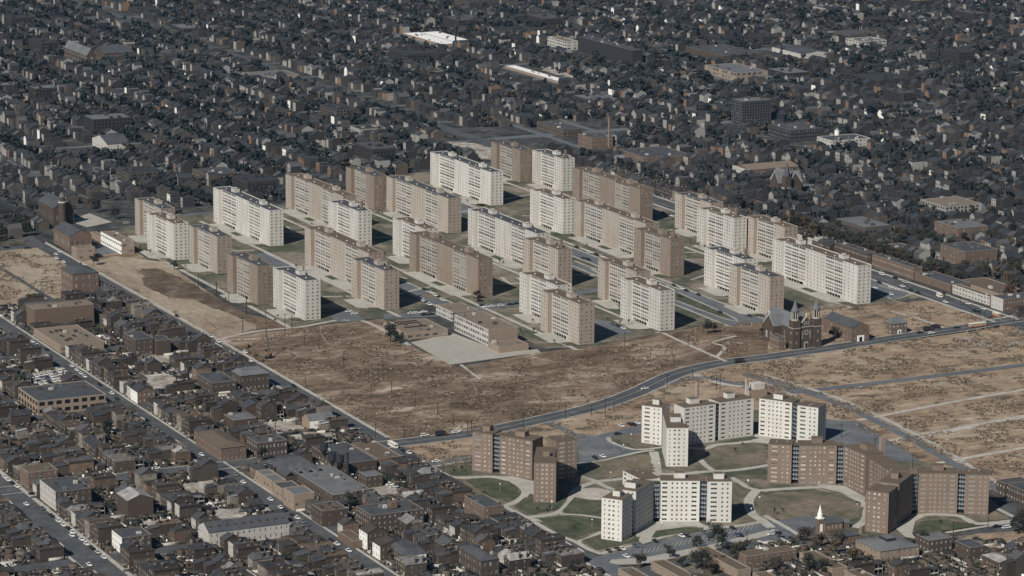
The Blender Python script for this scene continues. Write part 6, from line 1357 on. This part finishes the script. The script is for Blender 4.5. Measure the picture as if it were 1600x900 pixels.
def bus(px, py, rz, label, lo='bus_orange', Ln=11):
    x, y = G(px,py); b = MB(); b.box(-Ln/2,Ln/2,-1.25,1.25,.4,1.7,lo); b.box(-Ln/2,Ln/2,-1.25,1.25,1.7,1.8,'bus_cream'); b.box(-Ln/2+.1,Ln/2-.1,-1.2,1.2,2.5,3.1,'bus_cream')
    g = MB(); g.box(-Ln/2+.05,Ln/2-.05,-1.22,1.22,1.8,2.5,'car_glass')
    for i in range(int(Ln)): g.box(-Ln/2+i+.2,-Ln/2+i+.4,-1.26,1.26,1.8,2.5,'bus_cream')
    w_ = MB(); n = 10
    for s in (-1,1): w_.poly([(cos(2*pi*i/n*s)*.5,s*.15,sin(2*pi*i/n*s)*.5) for i in range(n)][::-1],'tyre')
    for i in range(n):
        p, q = 2*pi*i/n, 2*pi*(i+1)/n; w_.poly([(cos(p)*.5,-.15,sin(p)*.5),(cos(q)*.5,-.15,sin(q)*.5),(cos(q)*.5,.15,sin(q)*.5),(cos(p)*.5,.15,sin(p)*.5)],'tyre')
    wm = w_.mesh('wheel')
    o = inst('bus', [part('body', b.mesh('bus_body')), part('windows', g.mesh('bus_windows'))]+[part('wheel', wm, (sx*Ln*.32,sy*1.15,.5)) for sx in (-1,1) for sy in (-1,1)], (x,y,.36), rz); tag(o,label,'bus')
bus(1527,511,pi/2+.04,'cream and orange bus on the avenue right of the lone mansion','bus_orange',15)
bus(614,699,0,'white bus turning at the avenue corner beside the corner warehouse','bus_cream',11)
bus(351,620,pi/2,'white van-like bus parked on the dirt cross street','bus_cream',8)
bus(1468,465,0,'small white delivery van on the right avenue','bus_cream',6); bus(1557,495,0,'orange and cream bus at the right crossing','bus_orange',8)
def truck(px, py, rz, label):
    x, y = G(px,py); b = MB(); b.box(-4,1.6,-1.2,1.2,.8,3.2,'dark_metal'); c = MB(); c.box(1.8,3.8,-1.1,1.1,.5,2.2,'paint_maroon'); c.box(1.9,3,-1.05,1.05,2.2,2.8,'car_glass')
    w_ = MB(); w_.box(-.45,.45,-.15,.15,0,.9,'tyre'); wm = w_.mesh('wheel')
    o = inst('truck', [part('cargo_bed', b.mesh('bed')), part('cab', c.mesh('cab'))]+[part('wheel', wm, (sx,sy,0)) for sx in (-3,2.6) for sy in (-1.1,1.1)], (x,y,.36), rz); tag(o,label,'truck')
truck(1156,567,pi/2,'dark truck driving along the avenue near the left bend'); truck(689,681,pi/2,'dark truck on the avenue above the lower-left brown tower'); truck(1450,517,pi/2,'dark truck parked by the lone mansion'); truck(1462,514,pi/2,'second dark truck parked by the lone mansion')

# ------------------------------------------------------------------ crane
def crane():
    x, y = G(420,560); tr = MB(); tr.box(-2.6,2.6,-2.2,-1.3,0,1.1,'dark_metal'); tr.box(-2.6,2.6,1.3,2.2,0,1.1,'dark_metal')
    cb = MB(); cb.box(-2.6,1.6,-1.6,1.6,1.2,3.4,'rust'); cb.box(.2,1.8,-1.7,-.3,2,4,'rust'); cb.box(-3.2,-2.6,-1.5,1.5,1.2,2.6,'dark_metal')
    bm = MB(); a = Vector((1.6,0,2)); e = Vector((9,6,20)); d = (e-a).normalized(); s1 = d.cross(Vector((0,0,1))).normalized()*.45; s2 = d.cross(s1).normalized()*.45
    def bar(p, q, r=.09):
        dd = (q-p).normalized(); u = dd.cross(Vector((.3,.2,.9))).normalized()*r; v = dd.cross(u).normalized()*r
        for m, n in ((u,v),(v,-u),(-u,-v),(-v,u)): bm.poly([p+m,p+n,q+n,q+m],'dark_metal')
    for c in (s1+s2,s1-s2,-s1-s2,-s1+s2): bar(a+c*.8,e+c*.6,.1)
    for k in range(14):
        t0, t1 = k/14,(k+1)/14; c = [s1+s2,s1-s2,-s1-s2,-s1+s2]; 
        for i in range(4): bar(a.lerp(e,t0)+c[i]*.8,a.lerp(e,t1)+c[(i+1)%4]*.8,.06)
    bk = MB(); bk.box(-.8,.8,-.6,.6,0,1.4,'dark_metal'); cbl = MB(); cbl.box(-.05,.05,-.05,.05,0,16,'dark_metal')
    o = inst('crawler_crane', [part('crawler_tracks', tr.mesh('tracks')), part('cab', cb.mesh('cab')), part('boom', bm.mesh('boom')), part('cable', cbl.mesh('cable'), (9,6,4)), part('bucket', bk.mesh('bucket'), (9,6,2.6))], (x,y,.1), pi*.75)
    tag(o,'rust-coloured crawler crane with raised lattice boom on the brown field','crane')
    for i,(px,py) in enumerate([(399,556),(407,565),(387,543)]):
        x, y = G(px,py); b = MB(); b.box(-1.6,1.6,-1,1,.6,1.6,'rust'); b.box(-1.2,.2,-.7,.7,1.6,2.6,'rust'); t = MB(); t.box(-1.9,1.7,-1.3,-.9,0,.9,'dark_metal'); t.box(-1.9,1.7,.9,1.3,0,.9,'dark_metal'); bl = MB(); bl.box(1.9,2.1,-1.5,1.5,.1,1.2,'dark_metal')
        o = inst('bulldozer', [part('body', b.mesh('dozer_body')), part('tracks', t.mesh('dozer_tracks')), part('blade', bl.mesh('blade'))], (x,y,.1), i*1.1); tag(o,['rusty bulldozer nearest left of the crane','dark bulldozer just below left of the crane','small machine farthest left of the crane near the road'][i],'bulldozer')
crane()

# ------------------------------------------------------------------ poles and lamps
_pc = {}
def pole(px, py, top, arms=1):
    x, y = G(px,py); az = P(x,y,0)[1]-P(x,y,1)[1]; h = max(7,min(24,round((py-top)/az)))
    if h not in _pc:
        b = MB(); b.cyl(0,0,.26,.18,0,h,'pole_wood',6); c = MB(); c.box(-.1,.1,-1.3,1.3,h-1.2,h-1.0,'pole_wood'); _pc[h] = [part('mast', b.mesh('mast')), part('crossarm', c.mesh('crossarm'))]
    o = inst('utility_pole', _pc[h], (x,y,.06), 0); later(o,'tall dark wooden pole' if h > 14 else 'dark wooden pole','pole','utility poles on the fields and streets',x,y,h/2)
for zn, l in ((4,[(75,490,400),(150,530,455),(262,600,490),(382,670,555),(237,722,625),(502,738,600),(545,715,610),(622,795,700),(713,825,760),(870,890,850)]),
  (10,[(317,80,0),(793,180,125),(948,297,225),(708,430,355),(1106,390,315),(1130,380,335),(1167,390,305),(1248,455,380),(1397,535,455),(1535,580,520),(1147,745,640),(1328,740,680),(665,880,740),(697,850,760),(740,860,785),(470,690,640),(522,700,650)]),
  (15,[(95,190,120),(193,275,185),(282,325,220),(307,290,235),(630,275,180),(893,218,125),(1057,195,130),(1142,205,85),(1197,170,85),(1510,110,40)]),
  (8,[(1240,605,510),(1352,650,560),(1540,770,650),(1518,880,780),(15,780,700)]),(16,[(570,105,20),(742,160,90),(878,115,20),(900,115,15),(729,45,0)]),(6,[(305,780,670),(465,840,765),(612,880,830),(700,760,695)]),
  (17,[(458,415,320),(903,610,515),(668,500,410)]),(14,[(1557,530,430),(1373,620,530),(1157,650,560)]),(13,[(812,780,740),(1175,750,680),(1315,720,660),(1468,690,620)]),(9,[(1125,480,400),(925,370,300),(960,340,290),(1380,470,400),(1060,390,320)]),
  (7,[(1535,640,590),(1200,510,470)])):
    for x, y, t in l:
        a, b_ = Z(zn,x,y); pole(a, b_, ZO[zn][1]+t/4)
for zn, l in ((13,[(250,478),(500,590),(617,292),(745,52),(697,118),(918,235),(935,612),(1475,345),(1545,450),(1495,520),(1060,885)]),(16,[(1075,720),(1148,828),(960,425)]),(14,[(558,492),(525,765)]),(15,[(485,665),(808,775),(1200,410)])):
    for x, y in l:
        if (zn,x,y) == (13,1060,885): continue
        wx, wy = G(*Z(zn,x,y+8)); 
        if 'lamp' not in _pc:
            b = MB(); b.cyl(0,0,.12,.09,0,4.2,'metal',6); c = MB(); c.cyl(0,0,.2,.5,0,.45,'white_paint',8,False); c.cyl(0,0,.5,.15,.45,.85,'white_paint',8); _pc['lamp'] = [part('post', b.mesh('post')), part('globe', c.mesh('globe'), (0,0,4.2))]
        o = inst('street_lamp', _pc['lamp'], (wx,wy,.3)); later(o,'white-globed path lamp','lamp','path lamps around the towers',wx,wy)

for s in (asph, conc, court, dirt, grn, dry, strt, rub, mk, mkp, ru, trk, scr): s.done()
flush_labels()
# ------------------------------------------------------------------ air
if HAZE > 0:
    b = MB(); b.box(-7500, 2400, -1500, 7500, -1.0, 540, 'glass'); me = bpy.data.meshes.new('haze'); me.from_pydata(b.v, [], b.f)
    hm = bpy.data.materials.new('haze'); hm.use_nodes = True; t = hm.node_tree; t.nodes.remove(t.nodes['Principled BSDF'])
    pv = t.nodes.new('ShaderNodeVolumePrincipled'); pv.inputs['Color'].default_value = (*HAZE_COL,1); pv.inputs['Density'].default_value = HAZE; pv.inputs['Anisotropy'].default_value = 0.0
    t.links.new(pv.outputs[0], t.nodes['Material Output'].inputs['Volume']); me.materials.append(hm)
    h = struct('haze', me, 'stuff'); h['label'] = 'thin blue haze over the distant city'; h['category'] = 'haze'
